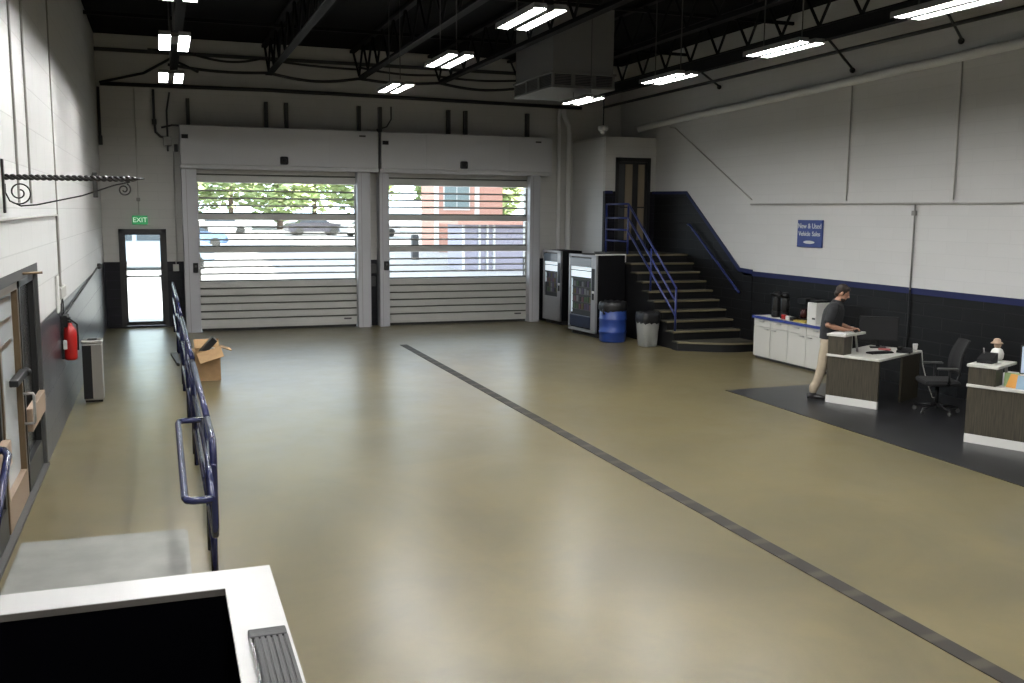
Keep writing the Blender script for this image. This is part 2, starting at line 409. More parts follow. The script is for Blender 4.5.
# exit door
def exit_door():
    root = thing('door_3', 'black framed glass exit door at the end of the walkway', 'door', (-.36, YB, ZW), 0, None, 'structure')
    y0, y1 = YB-.05, YB+.06
    f = MB(); f.box(EX[0], EX[0]+.09, y0, y1, ZW, EZ); f.box(EX[1]-.09, EX[1], y0, y1, ZW, EZ); f.box(EX[0], EX[1], y0, y1, EZ-.09, EZ)
    f.build('door_frame', M['frame'], root)
    l = MB(); a, b = EX[0]+.09, EX[1]-.09
    l.box(a, a+.05, y0+.02, y1-.02, ZW+.05, EZ-.09); l.box(b-.05, b, y0+.02, y1-.02, ZW+.05, EZ-.09); l.box(a, b, y0+.02, y1-.02, EZ-.13, EZ-.09); l.box(a, b, y0+.02, y1-.02, ZW+.05, ZW+.14)
    lf = l.build('door_leaf', M['frame'], root)
    MB().box(a+.05, b-.05, YB, YB+.008, ZW+.14, EZ-.13).build('glass', M['glass'], lf)
    MB().box(a+.04, b-.03, y0-.05, y0-.02, ZW+1.16, ZW+1.19).box(a+.05, a+.09, y0-.04, y0+.03, ZW+1.15, ZW+1.20).box(b-.09, b-.05, y0-.04, y0+.03, ZW+1.15, ZW+1.20).build('push_bar', M['greystrut'], lf)
    MB().rbox(b-.06, b-.005, y0-.06, y0+.02, ZW+.86, ZW+1.16, .008).build('latch_case', M['frame'], lf)
exit_door()

# storefront doors in the left wall
def storefront():
    root = thing('door_4', 'storefront double door set with bronze stiles in the left wall', 'door', (XL, 8.6, ZW), 0, None, 'structure')
    x0, x1 = XL-.16, XL-.03
    f = MB(); f.box(XL-.2, XL+.004, OY1-.06, OY1, ZW, OZ); f.box(XL-.2, XL+.004, OY0, OY1, OZ-.09, OZ); f.box(XL-.2, XL+.004, OY0, OY0+.06, ZW, OZ); f.box(XL-.2, XL+.02, OY0, OY1, ZW, ZW+.03)
    f.build('door_frame', M['greystrut'], root)
    def leaf(y0, y1, glass, stile, kick):
        l = MB()
        l.box(x0+.04, x1, y0, y0+.07, ZW+.04, OZ-.1); l.box(x0+.04, x1, y1-.07, y1, ZW+.04, OZ-.1); l.box(x0+.04, x1, y0, y1, OZ-.17, OZ-.1)
        lf = l.build('door_leaf', stile, root)
        MB().box(x0+.07, x0+.08, y0+.06, y1-.06, ZW+.3, OZ-.17).build('glass', glass, lf)
        MB().box(x0+.04, x1+.002, y0+.02, y1-.02, ZW+.04, ZW+.30).build('kick_plate', kick, lf)
        return lf
    gl_d = mat('dark glass', (.010,.010,.010), .25); gl_b = mat('painted reflection glass', (.55,.58,.60), .12)  # second glass has its pale reflection painted into the base colour
    lf = leaf(9.86, 10.98, gl_d, M['frame'], M['frame'])
    MB().rbox(x1-.01, x1+.05, 9.9, 10.96, ZW+.60, ZW+.82, .01).build('push_bar', M['tan'], lf)
    lf = leaf(8.56, 9.78, gl_b, M['bronze'], M['tan'])
    for z in (1.62, 1.82, 2.0): MB().box(x0+.081, x0+.09, 8.63, 9.5, z, z+.035).build('slat_reflection', M['bronze'], lf)  # bars stand in for roller door slats reflected in this glass
    hd = MB(); hd.tube([(x1, 9.72, .84), (x1+.08, 9.72, .84), (x1+.09, 9.72, .86), (x1+.09, 9.72, 1.10), (x1+.08, 9.72, 1.12), (x1, 9.72, 1.12)], .014); hd.build('pull_handle', M['brush'], lf)
    MB().rbox(x1-.01, x1+.06, 9.0, 9.66, 1.30, 1.36, .01).ball((x1+.05, 9.66, 1.33), .04).build('latch_lever', M['blackp'], lf)
    lf = leaf(7.3, 8.48, gl_d, M['frame'], M['frame'])
    MB().rbox(x1-.01, x1+.06, 7.34, 8.44, ZW+.66, ZW+.86, .01).build('push_bar', M['tan'], lf)
    lf = leaf(6.3, 7.22, gl_d, M['frame'], M['frame'])
    MB().tube([(-1.345,9.9,2.20),(-1.03,9.9,2.215)], .012, 8).tube([(-1.33,9.9,2.20),(-1.33,9.9,2.10)], .035, 8).build('door_closer', M['bronze'], root)
storefront()

# upstairs door
r = thing('door_5', 'dark door with tan glazed stripes at the head of the stair', 'door', (10.93, BY, LZ), 0, None, 'structure')
MB().box(DX0, DX0+.08, BY-.03, BY+.1, LZ, 4.14).box(DX1-.08, DX1, BY-.03, BY+.1, LZ, 4.14).box(DX0, DX1, BY-.03, BY+.1, 4.04, 4.14).build('door_frame', M['frame'], r)
lf = MB().box(DX0+.08, DX1-.08, BY+.02, BY+.06, LZ, 4.04).build('door_leaf', M['frame'], r)
MB().box(DX0+.27, DX0+.46, BY+.005, BY+.02, LZ+.28, 3.98).box(DX0+.62, DX0+.79, BY+.005, BY+.02, LZ+.28, 3.98).build('tan_stripe', M['doorslat'], lf, 'tan stripe')  # plain tan strips on the door leaf
MB().box(DX0+.10, DX0+.25, BY+.005, BY+.02, LZ+.28, 3.98).build('grey_stripe', M['doorslate'], lf, 'grey stripe')
MB().box(DX0+.12, DX1-.12, BY-.02, BY+.02, LZ+1.06, LZ+1.09).build('push_bar', M['frame'], lf)

# ------------------------------------------------------------------ stair
def staircase():
    root = thing('staircase', 'black staircase of ten steps with pale worn nosings up to the corner door', 'stairs', (10.75, 18.5, 0))
    X0, X1, RI, GO = 9.96, XR-.012, .187, .285
    ys = [17.13 + .50] + [17.63+.285*i for i in range(1,9)]
    body = MB()
    # closed black stringer / riser mass
    poly = [(19.91+1.69,0),(19.91+1.69,LZ-.03)]
    poly.append((19.91, LZ-.03))
    for i in range(9,1,-1):
        y = 17.63+GO*(i-2)
        poly += [(y+GO, RI*i-.03), (y, RI*i-.03)]
        poly[-2] = (y+GO, RI*i-.03)
    poly.append((17.63, 0))
    # build as boxes per step to keep it clean
    for i in range(2, 10):
        y = 17.63+GO*(i-2)
        body.box(X0, X1, y+.02, y+GO+.02, 0, RI*i-.03)
    body.box(X0, X1, 19.93, BY-.002, 0, LZ-.03)
    body.build('riser_block', M['blackp'], root)
    for i in range(2, 11):
        y = 17.63+GO*(i-2); yb = y+GO+.02 if i < 10 else BY-.002
        t = MB(); t.box(X0-.03, X1, y-.015, yb, RI*i-.03, RI*i); t.box(X0-.03, X1, y-.022, y+.05, RI*i-.033, RI*i+.004, 1)
        t.build('tread' if i < 10 else 'landing', [M['tread'], M['nosing']], root)
    # curved bottom step
    n = 20; pts = []; nose = []
    for k in range(n+1):
        x = X0-.03+(X1-X0+.03)*k/n
        u = k/n
        y = 17.42 - .55*math.sin(min(1,u*1.35)*PI/2)**1.2 + .0*u
        if k == 0: y = 17.42
        pts.append((x,y))
    poly = pts+[(X1,17.66),(X0-.03,17.66)]
    MB().prism([(x, y+.02) for x, y in pts]+[(X1,17.66),(X0-.03,17.66)], 0, RI-.03, 'z').build('riser_block', M['blackp'], root)
    t = MB(); t.prism(poly, RI-.03, RI, 'z')
    nz = [(x,y-.008) for x,y in pts]+[(x,y+.055) for x,y in pts[::-1]]
    for k in range(n):
        t.prism([(pts[k][0],pts[k][1]-.008),(pts[k+1][0],pts[k+1][1]-.008),(pts[k+1][0],pts[k+1][1]+.055),(pts[k][0],pts[k][1]+.055)], RI-.033, RI+.004, 'z', 1)
    t.build('tread', [M['tread'], M['nosing']], root, 'curved bottom tread')
staircase()
# stair guard
r = thing('stair_railing', 'blue tube guard rail climbing the open left side of the stair', 'railing', (10.0, 17.5, .37))
g = .024; XG = 10.03
MB().tube([(XG,17.72,.37),(XG,17.72,1.27)], g).build('post', M['blue'], r)
MB().tube([(XG,20.0,LZ),(XG,20.0,3.01)], g).build('post', M['blue'], r)
MB().tube([(XG,18.85,1.12),(XG,18.85,2.05)], g*.9).build('post', M['blue'], r)
MB().tube([(XG,21.15,LZ),(XG,21.15,3.01)], g).build('post', M['blue'], r)
for a, b in ((1.27,3.01),(.98,2.70),(.69,2.40)):
    MB().tube([(XG,17.72,a),(XG,20.0,b)], g).build('sloping_rail', M['blue'], r)
for z in (3.01,2.69,2.42,2.16):
    MB().tube([(XG,20.0,z),(XG,21.15,z)], g*.9).build('level_rail', M['blue'], r)
r = thing('wall_handrail', 'blue handrail on the black wall at the right of the stair', 'railing', (11.45, 17.6, 1.2))
MB().tube([(11.45,17.58,1.16),(11.45,17.62,1.19),(11.45,19.69,2.54),(11.45,19.80,2.56)], .024).build('rail', M['blue'], r)
for y, z in ((17.75,1.275),(18.7,1.895),(19.6,2.48)):
    MB().tube([(11.45,y,z),(11.45,y,z-.06),(11.538,y,z-.08)], .010).build('bracket', M['blue'], r)

# ------------------------------------------------------------------ roof steel
def joist(x, y0, y1, zb, zt, label, beam=False):
    r = thing('roof_joist', label, 'roof joist', (x, y1, zb), 0, 'open web joists under the black roof')
    m = MB()
    h = .10 if not beam else .24
    m.box(x-.075, x+.075, y0, y1, zb, zb+.02); m.box(x-.012, x+.012, y0, y1, zb, zb+h)
    if beam: m.box(x-.075, x+.075, y0, y1, zb+h-.02, zb+h)
    m.build('bottom_chord', M['steel'], r)
    MB().box(x-.06, x+.06, y0, YB-.03, zt, zt+.06).build('top_chord', M['steel'], r)
    w = MB(); y = y1; k = 0; st = 1.0
    while y-st > y0:
        w.tube([(x,y,zb+h),(x,y-st/2,zt+.02)], .026, 6); w.tube([(x,y-st/2,zt+.02),(x,y-st,zb+h)], .026, 6); y -= st
    w.tube([(x,y1,zb+h),(x,YB-.15,zt+.02)], .028, 6)
    w.build('web', M['steel'], r)
    return r
for x, lb in ((.42,'black open web roof joist above the row of lamps nearest the left wall'),(2.42,'black open web roof joist above the left roller door, ending over its middle'),(4.45,'black open web roof joist ending above the gap between the roller doors'),
              (6.35,'black open web roof joist ending above the right roller door'),(8.4,'black open web roof joist beside the hanging air unit')):
    joist(x, -2.5, 22.75, 5.78, 6.50, lb)
joist(9.95, -2.5, 22.3, 5.52, 6.45, 'deep black roof girder nearest the right wall', True)
for i, y in enumerate((20.2, 16.2, 12.2, 8.2)):
    tag(MB().box(XL+.02, XR-.02, y-.03, y+.03, 6.38, 6.44).build('roof_purlin', M['steel']),
        ['black cross purlin nearest the roller doors','second black cross purlin from the roller doors','third black cross purlin from the roller doors','black cross purlin nearest the viewer'][i], 'purlin', 'cross purlins under the black roof')
# wide ledge at the top of the back wall
struct('trim_4', MB().box(XL, 10.14, YB-.06, YB-.002, 6.22, 6.30), M['greystrut'], 'dark ledger strip high on the back wall', 'trim')

def sag(p0, p1, s, n=12):
    return [Vector(p0).lerp(Vector(p1), i/n)+Vector((0,0,-s*math.sin(PI*i/n))) for i in range(n+1)]
tag(MB().tube([(-1.1,23.35,5.50),(2.5,23.35,5.53),(6.3,23.35,5.50),(10.3,23.35,5.46)], .045).build('sprinkler_main', M['blackpipe']), 'thick black pipe running level across the top of the back wall', 'pipe')
r = thing('power_cable', 'black cables sagging between the joist ends above the roller doors', 'cable', (3,22.7,5.8))
for (xa,za,xb,zb,s) in ((.3,5.9,2.42,5.84,.06),(2.42,5.84,4.45,5.82,.12),(4.45,5.82,6.35,5.82,.06),(6.35,5.82,8.4,5.80,.1)):
    MB().tube(sag((xa,22.78,za),(xb,22.78,zb),s), .035, 6).build('cable_span', M['blackpipe'], r)
r = thing('upper_cable', 'black cables looped along the upper webs of the joists', 'cable', (3,22.9,6.2))
for (xa,za,xb,zb,s) in ((-.1,6.22,.9,6.15,-.02),(.9,6.15,2.42,6.2,.12),(2.42,6.15,4.45,6.05,.03),(4.45,6.1,6.35,6.02,.06),(6.35,6.0,8.4,6.0,.05)):
    MB().tube(sag((xa,22.95,za),(xb,22.95,zb),s), .028, 6).build('cable_span', M['blackpipe'], r)
tag(MB().tube([(-1.1,23.3,5.52),(-.2,23.0,5.72),(.35,22.6,6.0),(.6,22.3,5.85),(.9,22.2,5.7)], .03, 6).build('brace_cable', M['blackpipe']), 'black diagonal pipe rising from the left back corner', 'pipe')
tag(MB().tube([(10.9,23.3,5.50),(10.9,2,5.58)], .032, 8).build('sprinkler_branch', M['blackpipe']), 'long black pipe hung beside the right wall', 'pipe')
for i, (ya, yb_, zb_) in enumerate(((17.68,18.73,5.52),(13.66,14.39,5.31),(11.12,11.93,5.42))):
    lb = ['short black sway brace farthest along the right wall','middle black sway brace between pipe and right wall','nearest black sway brace between pipe and right wall'][i]
    o = MB().tube([(10.4,ya,5.66),(11.53,yb_,zb_)], .022, 6).ball((11.50,yb_,zb_), .05).build('sway_brace', M['blackpipe']); tag(o, lb, 'brace', 'sway braces along the right wall')
# big painted pipe along the right wall
o = MB().tube([(11.42,2,5.28),(11.42,10.8,5.20),(11.42,16.5,5.05),(11.42,21.6,4.93),(11.36,21.85,4.90),(11.2,21.95,4.85)], .075, 12).build('painted_pipe', M['whitepipe'])
tag(o, 'fat white painted pipe running high along the right wall', 'pipe')
tag(MB().tube([(11.53,20.9,4.84),(11.53,20.66,4.80),(11.53,17.36,3.10)], .012, 6).build('thin_cable', M['conduit']), 'thin grey cable falling diagonally across the white right wall', 'cable')
r = thing('wall_conduit', 'painted conduit running level across the right wall with drops', 'conduit', (11.53,12,3))
MB().tube([(11.525,17.38,3.0),(11.525,3,2.98)], .017, 8).build('level_run', M['conduit'], r)
MB().tube([(11.525,12.7,0),(11.525,12.7,1.6)], .014, 8).build('lower_drop', M['blackp'], r, 'black painted lower drop')
MB().tube([(11.525,12.7,1.6),(11.525,12.7,3.0)], .014, 8).rbox(11.49,11.54,12.66,12.74,2.80,2.88,.005).build('drop', M['galv'], r)
MB().tube([(11.525,14.4,3.05),(11.525,14.4,5.05)], .012, 8).build('riser', M['conduit'], r)
MB().tube([(11.525,11.9,3.05),(11.525,11.9,5.15)], .012, 8).build('riser', M['conduit'], r)

# conduits beside door 1 and the vending corner
r = thing('conduit_cluster', 'cluster of dark conduits and boxes beside the left roller door housing', 'conduit', (.2,YB-.05,4.2))
MB().tube([(-.02,23.53,5.45),(-.02,23.53,4.75),(.0,23.53,4.52),(.1,23.53,4.42),(.25,23.53,4.40)], .028, 8).build('conduit', M['greystrut'], r)
MB().tube([(.32,23.53,5.4),(.25,23.53,5.0),(.25,23.53,4.1)], .022, 8).build('conduit', M['greystrut'], r)
MB().tube([(.12,23.53,4.62),(.35,23.53,4.68),(.5,23.53,4.68)], .022, 8).build('conduit', M['greystrut'], r)
MB().rbox(-.07,.03,23.47,YB-.002,4.68,4.80,.01).build('junction_box', M['greystrut'], r)
MB().rbox(.15,.33,23.45,YB-.002,4.22,4.42,.01).build('junction_box', M['galv'], r)
MB().rbox(.38,.46,23.47,YB-.002,4.10,4.26,.01).build('junction_box', M['greystrut'], r)
MB().tube([(.36,23.55,4.1),(.36,23.55,1.62)], .014, 8).build('conduit', M['conduit'], r)
r = thing('sign_conduit', 'thin conduit dropping to the green exit sign', 'conduit', (-.45,YB-.03,3))
MB().tube([(-.42,23.56,5.45),(-.42,23.56,2.68)], .010, 6).build('conduit', M['conduit'], r)
MB().rbox(-.46,-.38,23.53,YB-.002,2.98,3.06,.01).build('junction_box', M['galv'], r)
r = thing('gap_conduit', 'dark conduit and box between the two roller doors', 'conduit', (4.96,YB-.03,4))
MB().tube([(4.965,23.2,4.72),(4.965,23.2,3.82)], .018, 6).build('conduit', M['blackp'], r)
MB().tube([(5.0,23.5,4.74),(5.25,23.5,4.82),(5.36,23.5,5.0),(5.36,23.5,5.3)], .02, 6).build('conduit', M['greystrut'], r)
MB().rbox(4.80,4.95,23.40,YB-.002,1.30,1.52,.01).rbox(4.80,4.93,23.42,YB-.002,.98,1.22,.01).build('switch_box', M['greystrut'], r)
tag(MB().tube([(9.78,23.5,5.45),(9.74,23.5,5.2),(9.76,23.5,4.9),(9.76,23.5,0)], .045, 10).build('drain_pipe', M['whitepipe']), 'white painted pipe left of the boxed-out corner, nearest the right roller door', 'pipe')
tag(MB().tube([(9.86,23.5,5.45),(9.9,23.5,5.25),(10.02,23.5,5.0),(10.03,23.5,4.8),(10.03,23.5,0)], .06, 10).build('drain_pipe', M['whitepipe']), 'thicker white painted pipe against the boxed-out corner', 'pipe')
r = thing('access_panel', 'pale square box low on the black wall right of the exit door', 'switch box', (.32,YB-.02,1.5))
MB().rbox(.26,.39,23.54,YB-.002,1.40,1.56,.01).build('box_body', M['conduit'], r); MB().tube([(.33,23.57,1.56),(.33,23.57,1.66)], .012, 6).build('conduit_stub', M['conduit'], r)

# dome camera on the boxed-out corner
r = thing('dome_camera', 'white dome camera hanging above the boxed-out corner', 'camera', (10.06,21.5,4.75))
MB().tube([(10.06,21.5,5.9),(10.06,21.5,4.86)], .018, 8).build('drop_pole', M['blackp'], r)
MB().lathe([(.09,0),(.12,.03),(.12,.10),(.07,.13)], (10.06,21.5,4.74), 18).build('camera_body', M['whiteb'], r)
MB().ball((10.06,21.5,4.74), (.085,.085,.075)).build('dome', M['brush'], r)

# air unit
r = thing('air_unit', 'big grey ceiling-hung air unit with louvred diffuser band', 'air conditioner', (7.5,17.7,5.05))
hx0,hx1,hy0,hy1 = 6.80,8.05,16.75,18.75
MB().box(hx0+.02,hx1-.02,hy0+.02,hy1-.02,5.34,ZC-.02).build('duct_box', M['hvac'], r)
d = MB(); d.rbox(hx0-.01,hx1+.01,hy0-.01,hy1+.01,5.06,5.10,.01); d.rbox(hx0-.03,hx1+.03,hy0-.03,hy1+.03,5.31,5.35,.01); d.box(hx0+.03,hx1-.03,hy0+.03,hy1-.03,5.10,5.32)
for k in range(4):
    y = hy0+(hy1-hy0)*k/3; d.box(hx0-.005,hx0+.05,y-.05 if k else y,y+.05 if k < 3 else y,5.08,5.33)
    x = hx0+(hx1-hx0)*k/3; d.box(x-.04 if k else x,x+.04 if k < 3 else x,hy0-.005,hy0+.05,5.08,5.33)
db = d.build('diffuser_band', M['hvac'], r)
l = MB()
for k in range(7):
    z = 5.12+k*.028
    l.box(hx0+.002,hx0+.03,hy0+.05,hy1-.05,z,z+.012); l.box(hx0+.05,hx1-.05,hy0+.002,hy0+.03,z,z+.012)
l.build('louvre', M['hvacd'], db)

# ------------------------------------------------------------------ lamps
def lamp(x, y, label, vis=True):
    r = thing('ceiling_light', label, 'ceiling light', (x,y,4.9), 0, 'twin strip lamps hung from the roof')
    L_, z = .57, 4.86
    h = MB()
    for s in (-1,1):
        c = x+s*.112
        h.box(c-.068,c+.068,y-L_-.03,y+L_+.03,z+.034,z+.05)
        for e in (-1,1):
            h.box(c+e*.068-.004,c+e*.068+.004,y-L_-.03,y+L_+.03,z-.014,z+.036)
            h.box(c-.068,c+.068,y+e*(L_+.03)-.006,y+e*(L_+.03)+.006,z-.004,z+.036)
    h.box(x-.06,x+.06,y-.3,y+.3,z+.034,z+.08)
    h.build('lamp_housing', M['lamphouse'], r)
    for s in (-1,1):
        c = x+s*.112
        MB().rbox(c-.064,c+.064,y-L_-.02,y+L_+.02,z-.002,z+.032,.010).build('lamp_lens', M['lamp'], r)
    for e in (-1,1):
        MB().tube([(x,y+e*.4,z+.10),(x,y+e*.4,6.45)], .008, 6).build('hanger', M['greystrut'], r)
rows = [('left', .26, (16.65,13.2,9.95,6.7,3.4,.1)), ('middle', 3.83, (16.5,13.25,10.1,6.7,3.4,.1)), ('right', 7.46, (16.9,13.65,10.7,7.95,4.6,1.2))]
pos = {'left':'in the row nearest the left wall','middle':'in the middle row','right':'in the row nearest the right wall'}
ordn = ['farthest twin strip lamp','second farthest twin strip lamp','third farthest twin strip lamp','fourth farthest twin strip lamp','fifth farthest twin strip lamp','nearest twin strip lamp']
for nm, x, ys in rows:
    for k, y in enumerate(ys):
        lamp(x, y, ordn[k]+' '+pos[nm])

# ------------------------------------------------------------------ exit sign and blue wall sign
def text(s, size, M4, m, name, parent, extrude=.004, ax='CENTER'):
    cu = bpy.data.curves.new(name, 'FONT'); cu.body = s; cu.size = size; cu.extrude = extrude; cu.align_x = ax; cu.align_y = 'CENTER'
    cu.materials.append(m)
    t = bpy.data.objects.new(name+'_curve', cu); C.objects.link(t)
    bpy.context.view_layer.update()
    me = bpy.data.meshes.new_from_object(t.evaluated_get(bpy.context.evaluated_depsgraph_get()))
    bpy.data.objects.remove(t); bpy.data.curves.remove(cu)
    me.name = name; me.materials.clear(); me.materials.append(m)
    o = bpy.data.objects.new(name, me); C.objects.link(o)
    attach(o, parent, True); o.matrix_basis = M4
    return o
r = thing('exit_sign', 'small green lit exit sign above the glass door', 'exit sign', (-.40,YB-.05,2.56))
MB().rbox(-.57,-.24,23.51,YB-.002,2.46,2.66,.012).build('sign_box', M['greenbg'], r)
Rb = Matrix(((1,0,0,-.405),(0,0,-1,23.505),(0,1,0,2.56),(0,0,0,1)))
text('EXIT', .15, Rb, M['green'], 'lettering', r)
r = thing('wall_sign', 'square blue sign with white lettering on the right wall', 'sign', (11.54,15.4,2.46))
MB().rbox(11.515,11.548,15.02,15.76,2.19,2.70,.006).build('sign_panel', M['signblue'], r)
def RW(y, z, x=11.512): return Matrix(((0,0,-1,x),(-1,0,0,y),(0,1,0,z),(0,0,0,1)))
text('New & Used', .135, RW(15.39,2.585), M['signwhite'], 'lettering', r)
text('Vehicle', .122, RW(15.535,2.44), M['signwhite'], 'lettering', r)
text('Sales', .122, RW(15.185,2.44), M['signwhite'], 'lettering', r)
MB().ball((11.513,15.39,2.285), (.004,.17,.030), 0, 16).build('emblem', M['signwhite'], r)

# ------------------------------------------------------------------ left wall items
r = thing('scroll_bracket', 'twisted black iron bracket with scrolls sticking out from the left wall', 'bracket', (XL,9.0,3.05))
MB().rbox(XL,XL+.02,8.97,9.03,2.76,3.2,.005).build('wall_plate', M['iron'], r)
tw = MB(); n = 120
for s in (0, PI):
    pts = []
    for i in range(n+1):
        t = i/n; a = s+t*2*PI*11
        rad = .013 if t < .96 else .013*(1-(t-.96)/.04*.8)
        pts.append((XL+.01+t*1.02, 9.0+rad*math.cos(a), 3.055+rad*math.sin(a)))
    tw.tube(pts, .0135, 7)
tw.tube([(XL+1.0,9,3.055),(XL+1.10,9,3.06)], .012, 7, rs=[.014,.005])
tw.build('twisted_bar', M['iron'], r)
def spiral(cx, cz, r0, turns, a0, sgn=1, n=40):
    return [(cx+r0*(1-.78*i/n)*math.cos(a0+sgn*turns*2*PI*i/n), 9.0, cz+r0*(1-.78*i/n)*math.sin(a0+sgn*turns*2*PI*i/n)) for i in range(n+1)]
sp1 = spiral(XL+.125, 2.93, .10, 1.6, -PI*.75, 1)
MB().tube([(XL+.02,9,3.0),(XL+.02,9,2.93),(XL+.05,9,2.86)]+[(XL+.13,9,2.82),(XL+.25,9,2.83),(XL+.6,9,2.91),(XL+.85,9,3.0),(XL+.98,9,3.03)], .007, 6).build('brace_rod', M['iron'], r)
MB().tube(sp1, .007, 6).build('scroll', M['iron'], r)
MB().tube(spiral(XL+.93, 2.965, .055, 1.6, PI*.35, -1), .007, 6).build('scroll', M['iron'], r)

r = thing('wall_raceway', 'painted surface conduit running along and down the left wall', 'conduit', (XL,12,2.7))
MB().tube([(XL+.015,7,2.70),(XL+.015,13.25,2.72),(XL+.015,13.25,1.84)], .016, 8).build('conduit', M['conduit'], r)
MB().rbox(XL,XL+.05,12.95,13.6,1.70,1.84,.01).build('outlet_box', M['conduit'], r)
MB().rbox(XL,XL+.03,12.75,12.95,1.55,2.0,.01).build('cover_plate', M['whiteb'], r)
r = thing('left_downpipes', 'pair of thin painted conduits running up the left wall', 'conduit', (XL,11,3))
MB().tube([(XL+.012,9.9,2.85),(XL+.012,9.9,6.5)], .012, 6).build('conduit', M['conduit'], r)
MB().tube([(XL+.012,10.8,2.85),(XL+.012,10.8,6.5)], .012, 6).build('conduit', M['conduit'], r)
MB().tube([(XL+.012,13.4,2.0),(XL+.012,13.4,6.5)], .010, 6).build('conduit', M['conduit'], r)
r = thing('wall_phone', 'small black box hanging by cords on the left wall above the extinguisher', 'wall phone', (XL,13.3,1.40))
MB().rbox(XL,XL+.08,13.15,13.45,1.34,1.48,.012).build('phone_body', M['blackp'], r)
MB().tube([(XL+.02,13.2,1.48),(XL+.02,13.22,1.62),(XL+.02,13.3,1.7)], .008, 6).build('cord', M['blackp'], r)
MB().tube([(XL+.02,13.42,1.48),(XL+.02,13.42,1.62),(XL+.02,13.35,1.7)], .008, 6).build('cord', M['blackp'], r)
tag(MB().tube([(XL+.02,13.5,1.45),(XL+.02,21.2,1.66)], .014, 6).ball((XL+.03,21.2,1.66), .06).build('wall_cable', M['greystrut']), 'dark cable rising along the left wall to the back corner', 'cable')
tag(MB().tube([(XL+.05,23.53,5.45),(XL+.05,23.53,4.4)], .03, 8).rbox(XL+.02,XL+.1,23.4,23.55,4.2,4.4,.01).build('corner_conduit', M['greystrut']), 'dark conduit dropping in the left back corner', 'conduit')
tag(MB().rbox(XL+.02,XL+.10,20.6,20.75,3.02,3.5,.01).rbox(XL,XL+.14,20.62,20.73,3.38,3.46,.01).build('wall_camera', M['greystrut']), 'dark bracket fitting high on the left wall near the back corner', 'bracket')

# extinguisher
ex, ey, ez = XL+.10, 13.2, ZW+.85-.05
r = thing('fire_extinguisher', 'red fire extinguisher hung on the left wall', 'fire extinguisher', (ex,ey,ez))
MB().lathe([(.055,0),(.075,.015),(.078,.04),(.078,.34),(.065,.40),(.03,.44),(.028,.47)], (ex,ey,ez), 20).build('cylinder', M['red'], r)
MB().rbox(ex-.079,ex+.03,ey-.07,ey+.04,ez+.14,ez+.26,.01).build('label_sticker', M['paper'], r)
MB().tube([(ex,ey,ez+.46),(ex,ey,ez+.52)], .022, 8).rbox(ex-.015,ex+.015,ey-.11,ey+.03,ez+.52,ez+.54,.004).rbox(ex-.015,ex+.015,ey-.10,ey+.02,ez+.49,ez+.505,.004).build('valve', M['blackp'], r)
MB().tube([(ex+.02,ey,ez+.5),(ex+.08,ey+.05,ez+.44),(ex+.085,ey+.03,ez+.3),(ex+.085,ey,ez+.12)], .012, 8).build('hose', M['blackp'], r)
MB().box(XL,ex-.07,ey-.06,ey+.06,ez+.02,ez+.5).build('wall_bracket', M['blackp'], r)

# tall steel bin
bx, by = -.945, 14.66
r = thing('litter_bin', 'tall square stainless steel litter bin by the left wall', 'litter bin', (bx,by,ZW))
b = MB(); b.rbox(bx-.125,bx+.125,by-.14,by+.14,ZW+.03,ZW+.82,.012)
b.build('bin_body', M['brush'], r)
MB().box(bx-.128,bx-.01,by-.142,by-.13,ZW+.05,ZW+.80).build('side_panel', M['blackp'], r)
MB().rbox(bx-.135,bx+.135,by-.15,by+.15,ZW+.82,ZW+.87,.015).box(bx-.06,bx+.06,by-.08,by+.08,ZW+.868,ZW+.873,1).build('bin_lid', [M['brush'], M['blackm']], r)
MB().box(bx-.11,bx+.11,by-.125,by+.125,ZW,ZW+.03).build('plinth', M['blackp'], r)

# ------------------------------------------------------------------ walkway railing
def walkway_railing():
    r = thing('walkway_railing', 'blue tube railing along the edge of the raised walkway', 'railing', (.31,14,ZW))
    t = .026
    def X(y): return .295-.0038*(y-7)
    secs = [(22.6,15.6),(15.1,11.0),(10.6,7.75)]
    zt, zm, zl = 1.20, .86, .50
    for a, b in secs:
        for z in (zt, zm, zl):
            MB().tube([(X(a),a,z),(X(b),b,z)], t).build('rail', M['bluerail'], r)
        n = 3 if a-b > 3 else 2
        for k in range(n):
            y = a-.05+(b-a+.1)*k/(n-1)
            MB().tube([(X(y),y,ZW),(X(y),y,zt)], t*1.0).build('post', M['bluerail'], r)
    # couplings between the sections
    for y in (15.35, 10.8):
        MB().tube([(X(y),y+.28,zt-.03),(X(y),y-.28,zt-.03)], t*.8).build('coupling', M['blackp'], r)
    # near end loop
    e = 6.95
    MB().tube([(X(7.7),7.7,zt),(X(e),e+.12,zt),(X(e),e+.03,zt-.03),(X(e),e,zt-.10),(X(e),e,zl+.08),(X(e),e+.05,zl),(X(7.7),7.7,zl)], t).build('end_loop', M['bluerail'], r)
    MB().tube([(X(7.2),7.25,ZW),(X(7.2),7.25,zl)], t).build('post', M['bluerail'], r)
    # handle loop reaching over the walkway
    z = 1.02; x1 = X(8); x0 = x1-.205
    MB().tube([(x1,8.55,z),(x0+.05,8.55,z),(x0+.012,8.53,z),(x0,8.45,z),(x0,6.20,z),(x0+.012,6.14,z),(x0+.05,6.12,z),(x1-.045,6.12,z)], .024).build('grab_loop', M['bluerail'], r)
    MB().tube([(x1,8.55,z),(x1-.045,6.12,z)], .02).build('loop_bar', M['bluerail'], r)
    MB().tube([(x1,6.9,z),(X(e),7.0,z)], .02).build('loop_bar', M['bluerail'], r)
walkway_railing()
o = MB().prism([(.11,18.9),(.24,18.9),(.24,17.5),(.20,17.55)], ZW, ZW+.05, 'z').build('floor_plate', M['greystrut'])
